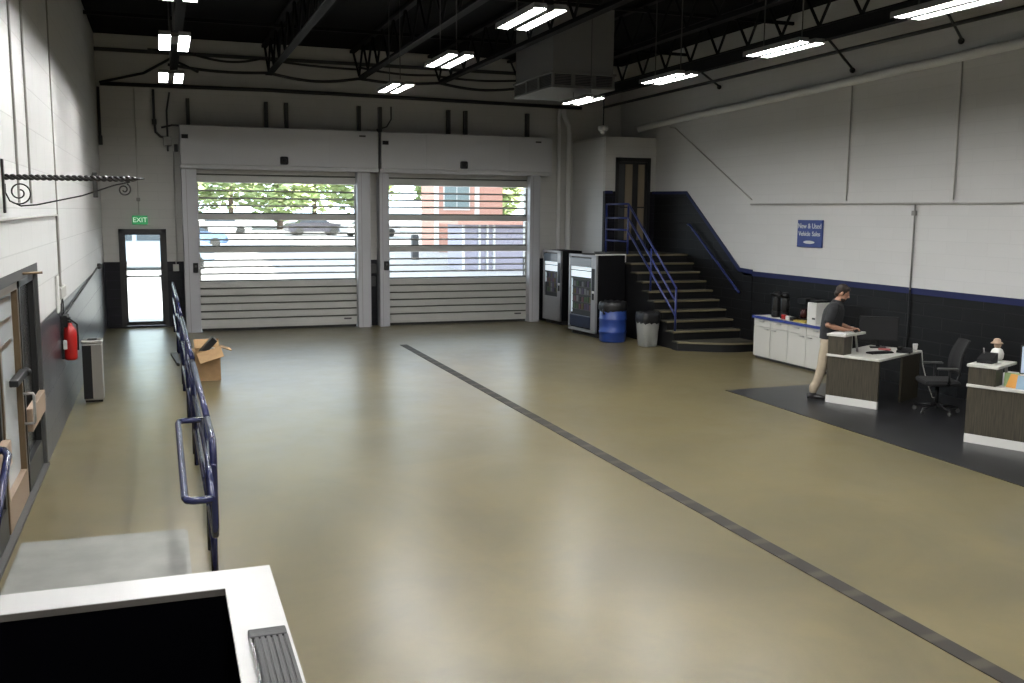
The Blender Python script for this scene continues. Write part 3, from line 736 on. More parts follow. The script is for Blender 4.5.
tag(o, 'small dark wedge plate lying by the walkway railing', 'plate')
# blue handrail by the storefront
r = thing('ramp_handrail', 'blue handrail end beside the storefront doors at the left edge', 'railing', (-1.0,6.4,ZW))
MB().tube([(-1.0,6.2,.80),(-1.0,7.02,1.18),(-1.03,7.08,1.20),(-1.10,7.10,1.20),(-1.215,7.10,1.20)], .026).build('rail', M['bluerail'], r)
MB().tube([(-1.0,6.25,ZW+.012),(-1.0,6.25,.82)], .024).build('post', M['bluerail'], r)

# ------------------------------------------------------------------ carton
def carton():
    cx, cy = .67, 16.72
    r = thing('cardboard_box', 'open cardboard box full of scraps on the floor by the railing', 'box', (cx,cy,0))
    w, d, h, t = .20, .17, .50, .008
    b = MB(); b.box(cx-w,cx+w,cy-d,cy-d+t,0,h); b.box(cx-w,cx+w,cy+d-t,cy+d,0,h); b.box(cx-w,cx-w+t,cy-d,cy+d,0,h); b.box(cx+w-t,cx+w,cy-d,cy+d,0,h); b.box(cx-w,cx+w,cy-d,cy+d,0,t)
    b.build('box_body', M['card'], r)
    f = MB(); f.obox((cx+.04,cy-d-.09,h-.06), (w*.98,.004,.12), Matrix.Rotation(-.3,3,'Y') @ Matrix.Rotation(-.9,3,'X')); f.build('flap', M['card'], r)
    f = MB(); f.obox((cx-w-.045,cy-.03,h+.03), (.10,d,.004), Matrix.Rotation(.85,3,'Y')); f.build('flap', M['card'], r)
    f = MB(); f.obox((cx+w+.09,cy,h+.02), (.10,d,.004), Matrix.Rotation(.35,3,'Y')); f.build('flap', M['card'], r)
    f = MB(); f.obox((cx,cy+d+.06,h+.07), (w,.10,.004), Matrix.Rotation(.75,3,'X')); f.build('flap', M['card'], r)
    o = MB().obox((cx-.08,cy-.02,h-.04), (.05,.10,.30), Matrix.Rotation(.75,3,'Y')).build('black_tray', M['blackp']); tag(o, 'black scrap strip leaning out of the cardboard box', 'scrap')
    o = MB().obox((cx+.08,cy+.03,h+.0), (.13,.05,.03), Matrix.Rotation(.35,3,'Y')).build('paper_scrap', M['paper']); tag(o, 'crumpled white scrap on top of the cardboard box', 'scrap')
carton()

# ------------------------------------------------------------------ vending machines
VC = [mat('packet '+n, c, .6) for n, c in (('ochre',(.10,.08,.03)),('rose',(.12,.05,.06)),('green',(.05,.09,.04)),('grey',(.16,.16,.17)),('dark',(.02,.02,.025)),('violet',(.07,.05,.10)))]
def vending(loc, rz, w, d, h, label, kind):
    """front faces local -x; local origin at the near front corner; depth along +x, width along +y"""
    r = thing('vending_machine', label, 'vending machine', loc, rz)
    def P(mb, name, m, parent=r, lb=None):
        o = mb.build(name, m, parent, lb, world=False); return o
    c = MB(); c.rbox(.05,d,0,w,.10,h,.012); P(c, 'cabinet', M['vblack'])
    P(MB().box(.10,d-.03,.03,w-.03,0,.10), 'plinth', M['blackm'])
    f = MB(); a = .20 if kind == 'snack' else .16   # control strip is at the near (local y=0) side
    gz0 = .48 if kind == 'drink' else .40
    f.box(0,.05,0,a,.10,h); f.box(0,.05,w-.05,w,.10,h); f.box(0,.05,0,w,h-.05,h)
    if kind == 'drink':
        f.box(0,.05,0,w,.10,.70); f.box(-.006,.0,.05,w-.1,.30,.50)
    else:
        f.box(0,.05,0,w,.10,.16)
    door = P(f, 'front_frame', M['alum'])
    z0 = .70 if kind == 'drink' else .16
    inn = P(MB().box(.045,.055,a,w-.05,z0,h-.05), 'back_panel', M['vdark'], door)
    P(MB().box(.030,.044,a+.02,w-.06,h-.52,h-.38).box(.030,.044,a+.02,w-.06,h-.36,h-.28), 'lit_header', M['vlit'], door)
    P(MB().box(.030,.044,w-.12,w-.07,z0+.35,h-.56), 'light_strip', M['vstrip'], door)
    s = MB(); n = 5; zs = z0+(.10 if kind == 'drink' else .42)
    for k in range(n):
        z = zs+(h-.58-zs)*k/(n-1)
        s.box(.02,.044,a+.02,w-.14,z,z+.02)
    P(s, 'shelf', M['greystrut'], door)
    g = MB(); rnd = random.Random(int(w*100))
    cols = VC
    cnt = 7 if kind == 'snack' else 6
    for k in range(n-1):
        z = zs+(h-.58-zs)*k/(n-1)+.02
        for q in range(cnt):
            y = a+.03+(w-.18-a)*q/cnt
            g.box(.024,.042,y,y+.07,z,z+.10+.04*rnd.random(),rnd.randrange(len(cols)))
    P(g, 'packets', cols, door)
    if kind == 'snack':
        P(MB().rbox(-.005,.05,a+.03,w-.08,.20,.46,.01), 'delivery_flap', mat('dark blue flap', (.012,.02,.05), .35), door)
    P(MB().box(-.006,.002,a-.15,a-.03,h-.80,h-.30).box(-.008,.002,a-.13,a-.05,h-1.0,h-.85), 'keypad', M['blackp'], door)
    P(MB().box(-.008,.002,a-.13,a-.06,h-.86,h-.80), 'card_reader', M['whiteb'], door)
    P(MB().box(-.004,.002,a+.0,w-.05,h-.28,h-.08), 'top_panel', mat('top panel', (.16,.19,.23), .2), door)  # bluish reflection is put into the panel colour
    return r
vending((9.33,22.27,0), .12, .90, .62, 1.86, 'black drinks vending machine with silver front nearest the back wall', 'drink')
o = vending((9.12,19.72,0), .12, 1.20, .78, 1.86, 'black snack vending machine with silver frame nearest the stair', 'snack')
MB().box(.0,.79,.0,.05,1.86,1.885).box(.76,.79,.0,.03,1.70,1.885).build('top_edge', M['whiteb'], o, 'white top edge', world=False)

# drum bin
def drum():
    cx, cy = 9.30, 19.18
    r = thing('barrel_bin', 'blue plastic barrel used as a bin with black liner beside the vending machine', 'bin', (cx,cy,0))
    MB().lathe([(.27,0),(.29,.03),(.295,.20),(.305,.215),(.305,.235),(.295,.25),(.295,.48),(.305,.495),(.305,.515),(.295,.53),(.29,.72),(.27,.74)], (cx,cy,0), 32).build('barrel', M['binblue'], r)
    prof = []; mb = MB(); n = 40; vs = []; fs = []
    rings = [(.298,.68),(.312,.72),(.315,.80),(.300,.865),(.26,.885),(.02,.84)]
    rnd = random.Random(3); jit = [rnd.uniform(-.03,.02) for _ in range(n)]
    for i, (rr, z) in enumerate(rings):
        for k in range(n):
            a = 2*PI*k/n; q = rr*(1+.02*math.sin(k*2.3)); zz = z+(jit[k] if i == 0 else .012*math.sin(k*1.7))
            vs.append((cx+q*math.cos(a), cy+q*math.sin(a), zz))
    for i in range(len(rings)-1):
        for k in range(n): fs.append((i*n+k,i*n+(k+1)%n,(i+1)*n+(k+1)%n,(i+1)*n+k))
    mb.add(vs, fs, 0, True); mb.build('bin_liner', M['bag'], r)
    MB().tube([(cx-.29,cy-.12,.74),(cx-.30,cy-.14,.66),(cx-.28,cy-.17,.62)], .02, 6).build('liner_knot', M['bag'], r)
drum()
def greybin():
    cx, cy = 9.68, 18.27; rz = .1
    r = thing('waste_bin', 'small square grey waste bin with black liner at the foot of the stair', 'bin', (cx,cy,0), rz)
    MB().lathe([(.155,0),(.165,.02),(.20,.52),(.20,.54)], (0,0,0), 32, sq=6).build('bin_body', M['bingrey'], r, world=False)
    mb = MB(); n = 32; vs = []; fs = []
    for i, (rr, z) in enumerate([(.204,.50),(.212,.56),(.215,.66),(.20,.72),(.15,.745),(.02,.69)]):
        for k in range(n):
            a = 2*PI*k/n; c_, s_ = math.cos(a), math.sin(a); q = (abs(c_)**6+abs(s_)**6)**(-1/6)
            vs.append((rr*c_*q, rr*s_*q, z+(.02*math.sin(k*2.1) if i in (0,3) else 0)))
    for i in range(5):
        for k in range(n): fs.append((i*n+k,i*n+(k+1)%n,(i+1)*n+(k+1)%n,(i+1)*n+k))
    mb.add(vs, fs, 0, True); mb.build('bin_liner', M['bag'], r, world=False)
greybin()

# ------------------------------------------------------------------ cabinets by the right wall
CX = 10.94; ytop = 16.22; uw = 1.10
cl = ['white base cabinet of two doors and two drawers nearest the stair','white base cabinet of two doors and two drawers behind the standing man']
for k in range(2):
    y1 = ytop-uw*k; y0 = y1-uw
    r = thing('base_cabinet', cl[k], 'cabinet', (CX+.3,(y0+y1)/2,0), 0, 'white base cabinets under one worktop')
    MB().box(CX+.02,XR-.03,y0+.002,y1-.002,.05,.80).build('carcass', M['white'], r)
    MB().box(CX+.06,XR-.03,y0+.002,y1-.002,0,.05).build('plinth', M['greystrut'], r)
    for q in range(2):
        a = y1-uw/2*(q+1)+.006; b = y1-uw/2*q-.006
        d = MB().box(CX,CX+.02,a,b,.645,.795).build('drawer', M['white'], r)
        m = (a+b)/2; MB().box(CX-.025,CX,m-.07,m+.07,.735,.748).build('handle', M['brush'], d)
        d = MB().box(CX,CX+.02,a,b,.055,.635).build('door', M['white'], r)
        yy = a+.05 if q == 0 else b-.05
        MB().box(CX-.025,CX,min(yy,yy+(.12 if q == 0 else -.12)),max(yy,yy+(.12 if q == 0 else -.12)),.595,.608).build('handle', M['brush'], d)
r = thing('worktop', 'white worktop with blue edge along the white cabinets', 'worktop', (CX+.3,14.5,.80))
MB().box(CX-.02,XR-.03,ytop-2.2-.02,ytop+.02,.802,.836).build('top', M['white'], r)
MB().box(CX-.032,CX-.018,ytop-2.2-.02,ytop+.03,.79,.84).box(CX-.03,XR-.03,ytop+.015,ytop+.03,.79,.84).build('edge_band', mat('blue edge band', (.045,.07,.30), .2), r, 'glossy blue edge band')
ZT = .836
def airpot(x, y, label):
    r = thing('coffee_urn', label, 'coffee urn', (x,y,ZT))
    MB().lathe([(.085,0),(.09,.02),(.09,.10),(.085,.12)], (x,y,ZT), 20).build('base', M['blackp'], r)
    MB().lathe([(.082,.12),(.085,.16),(.085,.36),(.07,.41)], (x,y,ZT), 20).build('flask', mat('dark flask', (.03,.03,.03), .3, .5), r)
    MB().lathe([(.078,.40),(.08,.46),(.05,.49)], (x,y,ZT), 20).rbox(x-.15,x-.02,y-.025,y+.025,ZT+.42,ZT+.46,.008).build('pump_top', M['blackp'], r)
    MB().tube([(x,y-.085,ZT+.38),(x,y-.13,ZT+.40),(x,y-.13,ZT+.22),(x,y-.09,ZT+.2)], .010, 6).build('handle', M['blackp'], r)
airpot(11.16, 15.82, 'dark coffee urn on the white cabinets nearest the stair')
airpot(11.14, 15.52, 'second dark coffee urn with steel flask on the white cabinets')
r = thing('coffee_maker', 'black coffee maker beside the urns on the white cabinets', 'coffee maker', (11.3,15.1,ZT))
MB().rbox(11.18,11.44,14.95,15.2,ZT,ZT+.05,.01).rbox(11.32,11.44,14.95,15.2,ZT+.04,ZT+.40,.01).rbox(11.18,11.44,14.95,15.2,ZT+.32,ZT+.42,.015).build('body', M['blackp'], r)
MB().lathe([(.06,0),(.075,.05),(.07,.13),(.05,.17)], (11.25,15.08,ZT+.05), 18).build('carafe', mat('dark carafe', (.05,.01,.01), .2), r)
tag(MB().rbox(11.02,11.10,15.36,15.46,ZT,ZT+.09,.01).build('sachet_box', M['red']), 'small red sachet box in front of the urns', 'box')
tag(MB().rbox(11.00,11.08,15.20,15.30,ZT,ZT+.08,.01).build('sachet_box', M['whiteb']), 'small white sachet box beside the red one', 'box')
tag(MB().rbox(11.00,11.12,15.05,15.17,ZT,ZT+.07,.01).build('sachet_box', M['blackp']), 'small black sachet box in front of the coffee maker', 'box')
tag(MB().rbox(10.98,11.3,14.70,15.03,ZT,ZT+.03,.006).build('yellow_folder', M['yellow']), 'flat yellow folder on the white cabinets', 'folder')
tag(MB().lathe([(.035,0),(.045,.11),(.047,.12)], (11.38,14.85,ZT+.0), 14).build('paper_cup', M['whiteb']), 'white paper cup beside the yellow folder', 'cup')
r = thing('desktop_appliance', 'tall white appliance box on the cabinets behind the man', 'appliance', (10.98,14.48,ZT))
MB().rbox(10.97,11.30,14.36,14.62,ZT,ZT+.40,.015).build('body', M['whiteb'], r)
MB().box(10.962,10.972,14.38,14.46,ZT+.10,ZT+.13).build('control_strip', M['blackp'], r)
tag(MB().rbox(11.0,11.28,14.39,14.6,ZT+.40,ZT+.44,.01).build('black_tray', M['blackp']), 'flat black tray on the white appliance box', 'tray')

# ------------------------------------------------------------------ desks
U = Vector((.42,-.9075,0)).normalized(); V = Vector((-U.y,U.x,0))
RZ = math.atan2(U.y, U.x)      # local x -> U, local y -> V
def desk(o2, W, D, label, shelf_w, SZ):
    r = thing('reception_desk', label, 'desk', (o2[0],o2[1],.006), RZ)
    P = lambda mb, nm, m, lb=None, par=None: mb.build(nm, m, par or r, lb, world=False)
    P(MB().box(.0,W,0,.04,.11,.70), 'front_panel', M['woodp'])
    P(MB().box(.0,W,-.004,.044,0,.11), 'plinth', M['whiteb'], 'white kick board')
    P(MB().box(0,.03,.04,D-.03,.0,.70), 'side_panel', M['woodp'])
    P(MB().box(W-.03,W,D*.55,D-.03,.0,.70), 'side_panel', M['woodp'])
    P(MB().rbox(-.01,W+.02,-.02,D,.70,.735,.005), 'desk_top', M['white'])
    P(MB().box(.0,shelf_w,.0,.25,.735,SZ-.035), 'riser_box', M['woodp'])
    P(MB().rbox(-.02,shelf_w+.03,-.02,.64,SZ-.035,SZ,.006), 'counter_shelf', M['white'])
    P(MB().tube([(shelf_w-.05,.55,.735),(shelf_w-.02,.40,SZ-.035)], .018, 10), 'shelf_leg', M['brush'])
    P(MB().tube([(.05,.60,.735),(.05,.60,SZ-.035)], .018, 10), 'shelf_leg', M['brush'])
    return r
desk((9.35,11.92), .80, 1.44, 'dark wood reception desk with white tops where the man stands', .25, 1.04)
desk((9.35,9.22), 1.5, 1.44, 'dark wood reception desk with white tops at the right edge', .32, .985)
def DL(o2, u, v, z=0):
    p = Vector((o2[0],o2[1],0))+U*u+V*v; return (p.x,p.y,z+.006)
A1, A2 = (9.35,11.92), (9.35,9.22)
Rz = Matrix.Rotation(RZ,3,'Z')
def dthing(A, u, v, z, name, label, cat, rz=0):
    return thing(name, label, cat, DL(A,u,v,z), RZ+rz)
def one(mb, name, m, A, u, v, z, label, cat, rz=0):
    o = mb.build(name, m); o.location = DL(A,u,v,z); o.rotation_euler = (0,0,RZ+rz); return tag(o, label, cat)
one(MB().box(-.11,.11,-.15,.15,0,.012).obox((.01,.0,.015),(.105,.145,.003),Matrix.Rotation(.06,3,'Z')), 'paper_stack', M['paper'], A1, .12,.20,1.04, 'stack of white papers on the counter shelf under the man\'s hands', 'papers')
r = dthing(A1, .14, .48, 1.04, 'tablet_stand', 'small dark touch pad at the man\'s fingertips', 'tablet')
MB().rbox(-.10,.10,-.09,.09,0,.016,.004).build('slab', M['blackp'], r, world=False)
MB().box(-.09,.09,-.08,.08,.016,.018).build('pad', M['blackm'], r, world=False)
def monitor(A, u, v, z, rz, w, h, label, lit=False):
    r = dthing(A, u, v, z, 'monitor', label, 'monitor', rz)
    MB().rbox(-.12,.12,-.09,.09,0,.015,.005).build('stand_base', M['blackp'], r, world=False)
    MB().rbox(-.03,.03,.02,.045,.01,.22,.005).build('stand_neck', M['blackp'], r, world=False)
    b = MB().rbox(-w/2,w/2,-.02,.03,.12,.12+h,.008).build('screen_body', M['blackp'], r, world=False)
    MB().box(-w/2+.012,w/2-.012,-.023,-.019,.135,.105+h).build('screen', M['screen'] if lit else M['blackm'], b, world=False)
monitor(A1, .22,1.20,.735, .49, .58, .37, 'black monitor standing on the desk beside the man')
r = dthing(A1, .52,.62,.735, 'keyboard', 'black keyboard on the white desk top by the man', 'keyboard', 1.2)
MB().rbox(-.21,.21,-.07,.07,0,.02,.005).build('case', M['blackp'], r, world=False)
k = MB()
for i in range(14):
    for j in range(5): k.box(-.20+i*.0285,-.20+i*.0285+.024,-.06+j*.024,-.06+j*.024+.02,.02,.027)
k.build('keys', M['blackm'], r, world=False)
one(MB().rbox(-.09,.09,-.03,.03,0,.03,.008), 'stapler', M['pink'], A1, .42,1.0,.735, 'small red stapler under the black monitor', 'stapler', .3)
r = dthing(A1, .74,.98,.735, 'desk_phone', 'black desk phone beside the black monitor', 'phone', .2)
MB().prism([(-.09,0),(.09,0),(.09,.07),(-.09,.03)], -.1, .1, 'x').build('phone_body', M['blackp'], r, world=False)
MB().rbox(-.095,-.045,-.09,.09,.055,.085,.01).build('handset', M['blackp'], r, world=False)
one(MB().lathe([(.03,0),(.038,.09),(.038,.10)], (0,0,0), 14), 'paper_cup', M['whiteb'], A1, .74,1.36,.735, 'white paper cup at the far corner of the man\'s desk', 'cup')
p0 = Vector(DL(A1,.84,1.38,.72)); 
o = MB().tube([p0,p0+Vector((.02,-.01,-.2)),p0+Vector((.08,-.05,-.45)),p0+Vector((.16,-.10,-.70)),p0+Vector((.25,-.12,-.715))], .008, 6).build('white_cable', M['conduit'])
tag(o, 'thin pale cable hanging from the far corner of the man\'s desk', 'cable')
# items on the second desk
r = dthing(A2, .12,.26,.985, 'card_holder', 'black card holder box on the raised shelf of the right desk', 'card holder')
MB().prism([(-.1,0),(.1,0),(.1,.12),(-.1,.05)], -.09, .09, 'x').build('holder_body', M['blackp'], r, world=False)
MB().tube([(-.06,.06,.1),(-.08,.08,.17)], .008, 6).build('pen', M['galv'], r, world=False)
r = dthing(A2, .13,.56,.985, 'figurine', 'small figurine with tan hat and white body on the raised shelf', 'figurine')
MB().lathe([(.05,0),(.075,.03),(.08,.09),(.06,.14),(.03,.16)], (0,0,0), 16).build('body', M['whiteb'], r, world=False)
tn = mat('tan figurine', (.42,.29,.20), .6)
MB().ball((0,0,.20), (.045,.045,.055)).build('head', tn, r, world=False)
MB().lathe([(.075,.215),(.07,.225),(.045,.24),(.04,.27),(.02,.28)], (-.01,0,0), 16).build('hat', tn, r, world=False)
for (u, v, rz, m, lb, nm) in ((.43,.24,.3,'lgreen','green card leaning among the papers on the right desk','card'),(.50,.13,-.3,'orange','orange card in front of the papers on the right desk','card'),(.62,.10,.1,'lblue','pale blue card beside the orange card on the right desk','card'),(.86,.12,.2,'lblue','pale blue card at the edge of the right desk','card')):
    one(MB().obox((0,0,.075),(.085,.004,.09),Matrix.Rotation(-.5,3,'X')), 'greeting_card', M[m], A2, u,v,.735, lb, nm, rz)
one(MB().box(-.15,.15,-.10,.10,0,.03).obox((.02,.01,.045),(.12,.09,.012),Matrix.Rotation(.3,3,'Z')), 'paper_stack', M['paper'], A2, .80,.27,.735, 'loose white papers on the right desk', 'papers')
one(MB().rbox(-.12,.12,-.08,.08,0,.06,.01), 'desk_organiser', M['blackp'], A2, 1.15,.30,.735, 'black desk organiser beside the papers on the right desk', 'organiser')
monitor(A2, .68,.62,.735, .42, .56, .36, 'monitor with a pale lit screen on the right desk', True)

# office chair
def chair():
    x, y = 10.38, 10.78
    r = thing('office_chair', 'black mesh office chair on casters between the two desks', 'chair', (x,y,.006), -2.0)
    W = dict(world=False)
    for k in range(5):
        a = k*2*PI/5+.3; c, s = math.cos(a), math.sin(a)
        b = MB().tube([(0,0,.12),(.30*c,.30*s,.075)], .02, 8, rs=[.026,.016]).build('base_leg', M['blackp'], r, **W)
        MB().tube([(.30*c-.012*s,.30*s+.012*c,.03),(.30*c+.012*s,.30*s-.012*c,.03)], .03, 12).tube([(.30*c,.30*s,.05),(.30*c,.30*s,.08)], .01, 6).build('caster', M['greystrut'], b, **W)
    MB().tube([(0,0,.10),(0,0,.40)], .026, 12).build('gas_column', M['blackp'], r, **W)
    MB().rbox(-.25,.25,-.24,.24,.41,.49,.035).build('seat', M['meshfab'], r, **W)
    # back faces local -y ; it stands at +y
    bk = MB(); n = 8; pts = []
    for i in range(n+1):
        t = i/n; z = .56+.50*t; yy = .24+.05*math.sin(t*PI)*-1+.11*t
        for j in range(7):
            u = j/6*2-1; wd = .23-.04*t*t
            pts.append((u*wd, yy-.05*(u*u)+.02, z))
    fs = [(i*7+j,i*7+j+1,(i+1)*7+j+1,(i+1)*7+j) for i in range(n) for j in range(6)]
    bk.add(pts, fs, 0, True); ob = bk.build('backrest', M['meshfab'], r, **W)
    sm = ob.modifiers.new('thick','SOLIDIFY'); sm.thickness = .025
    MB().tube([(0,.10,.42),(0,.26,.44),(0,.30,.55),(0,.33,.85)], .02, 8).build('back_support', M['blackp'], r, **W)
    for s in (-1,1):
        a = MB().tube([(s*.24,.05,.45),(s*.29,.05,.47),(s*.30,.05,.66)], .017, 8).build('arm_post', M['blackp'], r, **W)
        MB().rbox(s*.30-.035,s*.30+.035,-.12,.16,.66,.69,.012).build('arm_pad', M['greystrut'], a, **W)
chair()

# ------------------------------------------------------------------ white capped enclosure at the near left corner
def enclosure():
    z = 1.60
    r = thing('half_wall_enclosure', 'white capped half wall around a dark well in the near left corner', 'half wall', (-.45,2.4,ZW))
    x0, x1, y0, y1 = XL+.002, .31, 1.2, 3.27
    t = .155
    c = MB(); c.box(x0,x1,y1-.165,y1,z-.02,z); c.box(x1-t,x1,y0,y1-.165,z-.02,z); c.box(x0,x1-t,y0,y0+.15,z-.02,z)
    c.build('cap', M['cap'], r)
    e = MB(); e.box(x0,x1-t,y1-.169,y1-.1655,z-.022,z-.001); e.build('cap_edge', M['edge'], r, 'grey inner edge of the cap')
    b = MB(); b.box(x0,x1-.015,y1-.15,y1-.015,ZW,z-.02); b.box(x1-t+.015,x1-.015,y0,y1-.15,ZW,z-.02); b.box(x0,x1-.015,y0+.01,y0+.14,ZW,z-.02)
    b.build('half_wall', M['white'], r)
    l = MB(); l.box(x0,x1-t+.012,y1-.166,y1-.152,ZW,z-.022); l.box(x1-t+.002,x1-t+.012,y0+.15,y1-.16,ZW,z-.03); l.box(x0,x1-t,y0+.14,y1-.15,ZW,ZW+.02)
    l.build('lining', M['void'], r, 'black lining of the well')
    q = thing('ribbed_strip', 'ribbed grey strip with black end and chrome side on the white cap', 'strip', (.25,2.5,z))
    sx0, sx1, sy = .192, .297, 2.71
    m = MB(); m.box(sx0+.012,sx1,y0+.1,sy-.06,z,z+.018)
    for k in range(6):
        a = sx0+.014+k*.016; m.rbox(a,a+.011,y0+.1,sy-.06,z+.016,z+.024,.002)
    m.build('ribbed_pad', M['ribgrey'], q)
    MB().rbox(sx0,sx1,sy-.06,sy,z,z+.024,.005).build('end_cap', mat('black glossy cap', (.004,.004,.005), .5, bump=.15, scale=40, spec=.25), q)
    MB().rbox(sx0,sx0+.011,y0+.1,sy-.055,z,z+.022,.003).build('side_trim', M['chrome'], q, 'chrome side trim')
enclosure()

# ------------------------------------------------------------------ the man
def person():
    P0 = Vector((9.56,12.155,.006)); F = Vector((.77,-.64,0)).normalized(); S = Vector((F.y,-F.x,0))   # S: his right, toward the viewer
    root = None
    def L(f, s, z): return P0+F*f+S*s+Vector((0,0,z))
    RP = Matrix((F, -S, Vector((0,0,1)))).transposed()
    def limb(mb, pts, rs, n=14): 
        mb.tube(pts, 0, n, rs=rs)
        for p, q in zip(pts, rs):
            q = max(q) if isinstance(q, tuple) else q
            mb.ball(p, q*.98, 0, 12)
    # joint positions
    hipR, hipL = L(-.02,.09,.90), L(.0,-.09,.90)
    kneeR, kneeL = L(-.09,.14,.49), L(.10,-.11,.49)
    ankR, ankL = L(-.20,.17,.09), L(.10,-.12,.09)
    shR, shL = L(.05,.185,1.42), L(.07,-.185,1.42)
    elR, elL = L(-.03,.235,1.15), L(.05,-.225,1.15)
    wrR, wrL = L(.20,.15,1.085), L(.28,-.06,1.095)
    neck, head = L(.075,0,1.49), L(.15,0,1.625)
    def torso(mb, d=0):
        secs = [(-.01,.0,.86,.115,.165),(.0,0,.95,.115,.165),(.0,0,1.05,.110,.155),(.015,0,1.17,.118,.160),(.03,0,1.28,.122,.175),(.045,0,1.37,.115,.185),(.06,0,1.44,.085,.15),(.07,0,1.48,.06,.075)]
        n = 20; vs = []; fs = []
        for f, s, z, a, b in secs:
            for k in range(n):
                t = 2*PI*k/n; vs.append(L(f+(a+d)*math.cos(t), s+(b+d)*math.sin(t), z))
        for i in range(len(secs)-1):
            for k in range(n): fs.append((i*n+k,i*n+(k+1)%n,(i+1)*n+(k+1)%n,(i+1)*n+k))
        fs.append(tuple(range(n))[::-1]); fs.append(tuple(range((len(secs)-1)*n,len(secs)*n)))
        mb.add(vs, fs, 0, True)
    b = MB(); torso(b)
    for h, k, a in ((hipR,kneeR,ankR),(hipL,kneeL,ankL)):
        limb(b, [h,h.lerp(k,.5),k,k.lerp(a,.35),a], [.088,.078,.056,.056,.038])
    for s, e, w in ((shR,elR,wrR),(shL,elL,wrL)):
        limb(b, [s,s.lerp(e,.5),e,e.lerp(w,.3),w], [.058,.050,.042,.042,.028])
    limb(b, [neck-Vector((0,0,.06)), neck, head-Vector((0,0,.05))], [.062,.058,.055])
    # head tilted down
    tilt = RP @ Matrix.Rotation(.45,3,'Y')
    def H(f, s, z): return head+tilt @ Vector((f,-s,z))
    b.ball(H(-.01,0,.02), (.095,.075,.105), 0, 18, tilt)
    b.ball(H(.025,0,-.05), (.068,.058,.075), 0, 16, tilt)
    b.ball(H(.06,0,-.09), (.032,.03,.03), 0, 12, tilt)                    # chin
    b.tube([H(.088,0,.02),H(.112,0,-.018),H(.090,0,-.03)], 0, 8, rs=[.010,.016,.012])  # nose
    b.ball(H(.082,0,-.055), (.014,.024,.008), 0, 10, tilt)                # lips
    b.ball(H(.076,0,.028), (.02,.055,.010), 0, 10, tilt)                   # brow
    for s in (-1,1): b.ball(H(-.005,s*.078,-.005), (.022,.012,.034), 0, 10, tilt)   # ears
    # hands
    def hand(w, e, side, reach):
        d = (reach-w).normalized(); up = Vector((0,0,1)); la = d.cross(up).normalized()*side; nn = la.cross(d).normalized()
        if nn.z < 0: nn = -nn
        pc = w+d*.05
        b.tube([w, w+d*.03, w+d*.07, w+d*.095], 0, 12, rs=[(.026,.022),(.036,.020),(.042,.018),(.038,.015)])
        for i, (ln, off) in enumerate(((.068,-.030),(.078,-.010),(.073,.011),(.058,.030))):
            r0 = w+d*.085+la*off; k1 = r0+d*ln*.45+nn*.006; k2 = r0+d*ln*.78-nn*.010; k3 = r0+d*ln*.95-nn*.030
            b.tube([r0-d*.02, r0, k1, k2, k3], 0, 8, rs=[.010,.010,.0095,.0088,.0075])
        t0 = w+d*.03-la*.032; b.tube([w+d*.02, t0, t0+d*.035-la*.018-nn*.006, t0+d*.062-la*.018-nn*.016], 0, 8, rs=[.014,.013,.011,.009])
    hand(wrR, elR, 1, L(.36,.06,1.075)); hand(wrL, elL, -1, L(.40,-.03,1.085))
    body = b.build('person', M['skin'], clean=False)
    rm = body.modifiers.new('union','REMESH'); rm.mode = 'VOXEL'; rm.voxel_size = .006; rm.use_smooth_shade = True
    sm = body.modifiers.new('smooth','SMOOTH'); sm.factor = .5; sm.iterations = 3
    tag(body, 'man in dark grey polo and khaki trousers bending over the reception desk', 'person')
    WM[body.name] = Matrix.Identity(4)
    def cloth(mb, name, m, vox=.009, it=4):
        o = mb.build(name, m, body, clean=False)
        q = o.modifiers.new('union','REMESH'); q.mode = 'VOXEL'; q.voxel_size = vox; q.use_smooth_shade = True
        q = o.modifiers.new('smooth','SMOOTH'); q.factor = .5; q.iterations = it
        return o
    # polo shirt with short sleeves
    s_ = MB()
    secs = [(-.005,0,.93,.150,.196),(.0,0,.97,.152,.195),(.0,0,1.05,.152,.190),(.015,0,1.17,.156,.195),(.03,0,1.28,.160,.208),(.045,0,1.37,.150,.212),(.06,0,1.44,.115,.178),(.07,0,1.485,.080,.095)]
    n = 22; vs = []; fs = []
    for f, s, z, a, bb in secs:
        for k in range(n):
            t = 2*PI*k/n; vs.append(L(f+a*math.cos(t), s+bb*math.sin(t), z))
    for i in range(len(secs)-1):
        for k in range(n): fs.append((i*n+k,i*n+(k+1)%n,(i+1)*n+(k+1)%n,(i+1)*n+k))
    fs.append(tuple(range(n))[::-1]); fs.append(tuple(range((len(secs)-1)*n,len(secs)*n))); s_.add(vs, fs, 0, True)
    for s, e in ((shR,elR),(shL,elL)):
        s_.ball(s, .082); s_.tube([s, s.lerp(e,.45), s.lerp(e,.86)], 0, 16, rs=[.088,.082,.080])
    s_.tube([neck+Vector((0,0,-.02))-F*.0, neck+Vector((0,0,.030))+F*.01], 0, 16, rs=[.082,.070])
    cloth(s_, 'polo_shirt', M['shirt'])
    tr_ = MB()
    n = 20; vs = []; fs = []
    secs = [(-.01,0,.80,.120,.165),(-.01,0,.88,.132,.180),(.0,0,.95,.130,.176),(.0,0,1.0,.126,.170)]
    for f, s, z, a, bb in secs:
        for k in range(n):
            t = 2*PI*k/n; vs.append(L(f+a*math.cos(t), s+bb*math.sin(t), z))
    for i in range(len(secs)-1):
        for k in range(n): fs.append((i*n+k,i*n+(k+1)%n,(i+1)*n+(k+1)%n,(i+1)*n+k))
    fs.append(tuple(range(n))[::-1]); fs.append(tuple(range((len(secs)-1)*n,len(secs)*n))); tr_.add(vs, fs, 0, True)
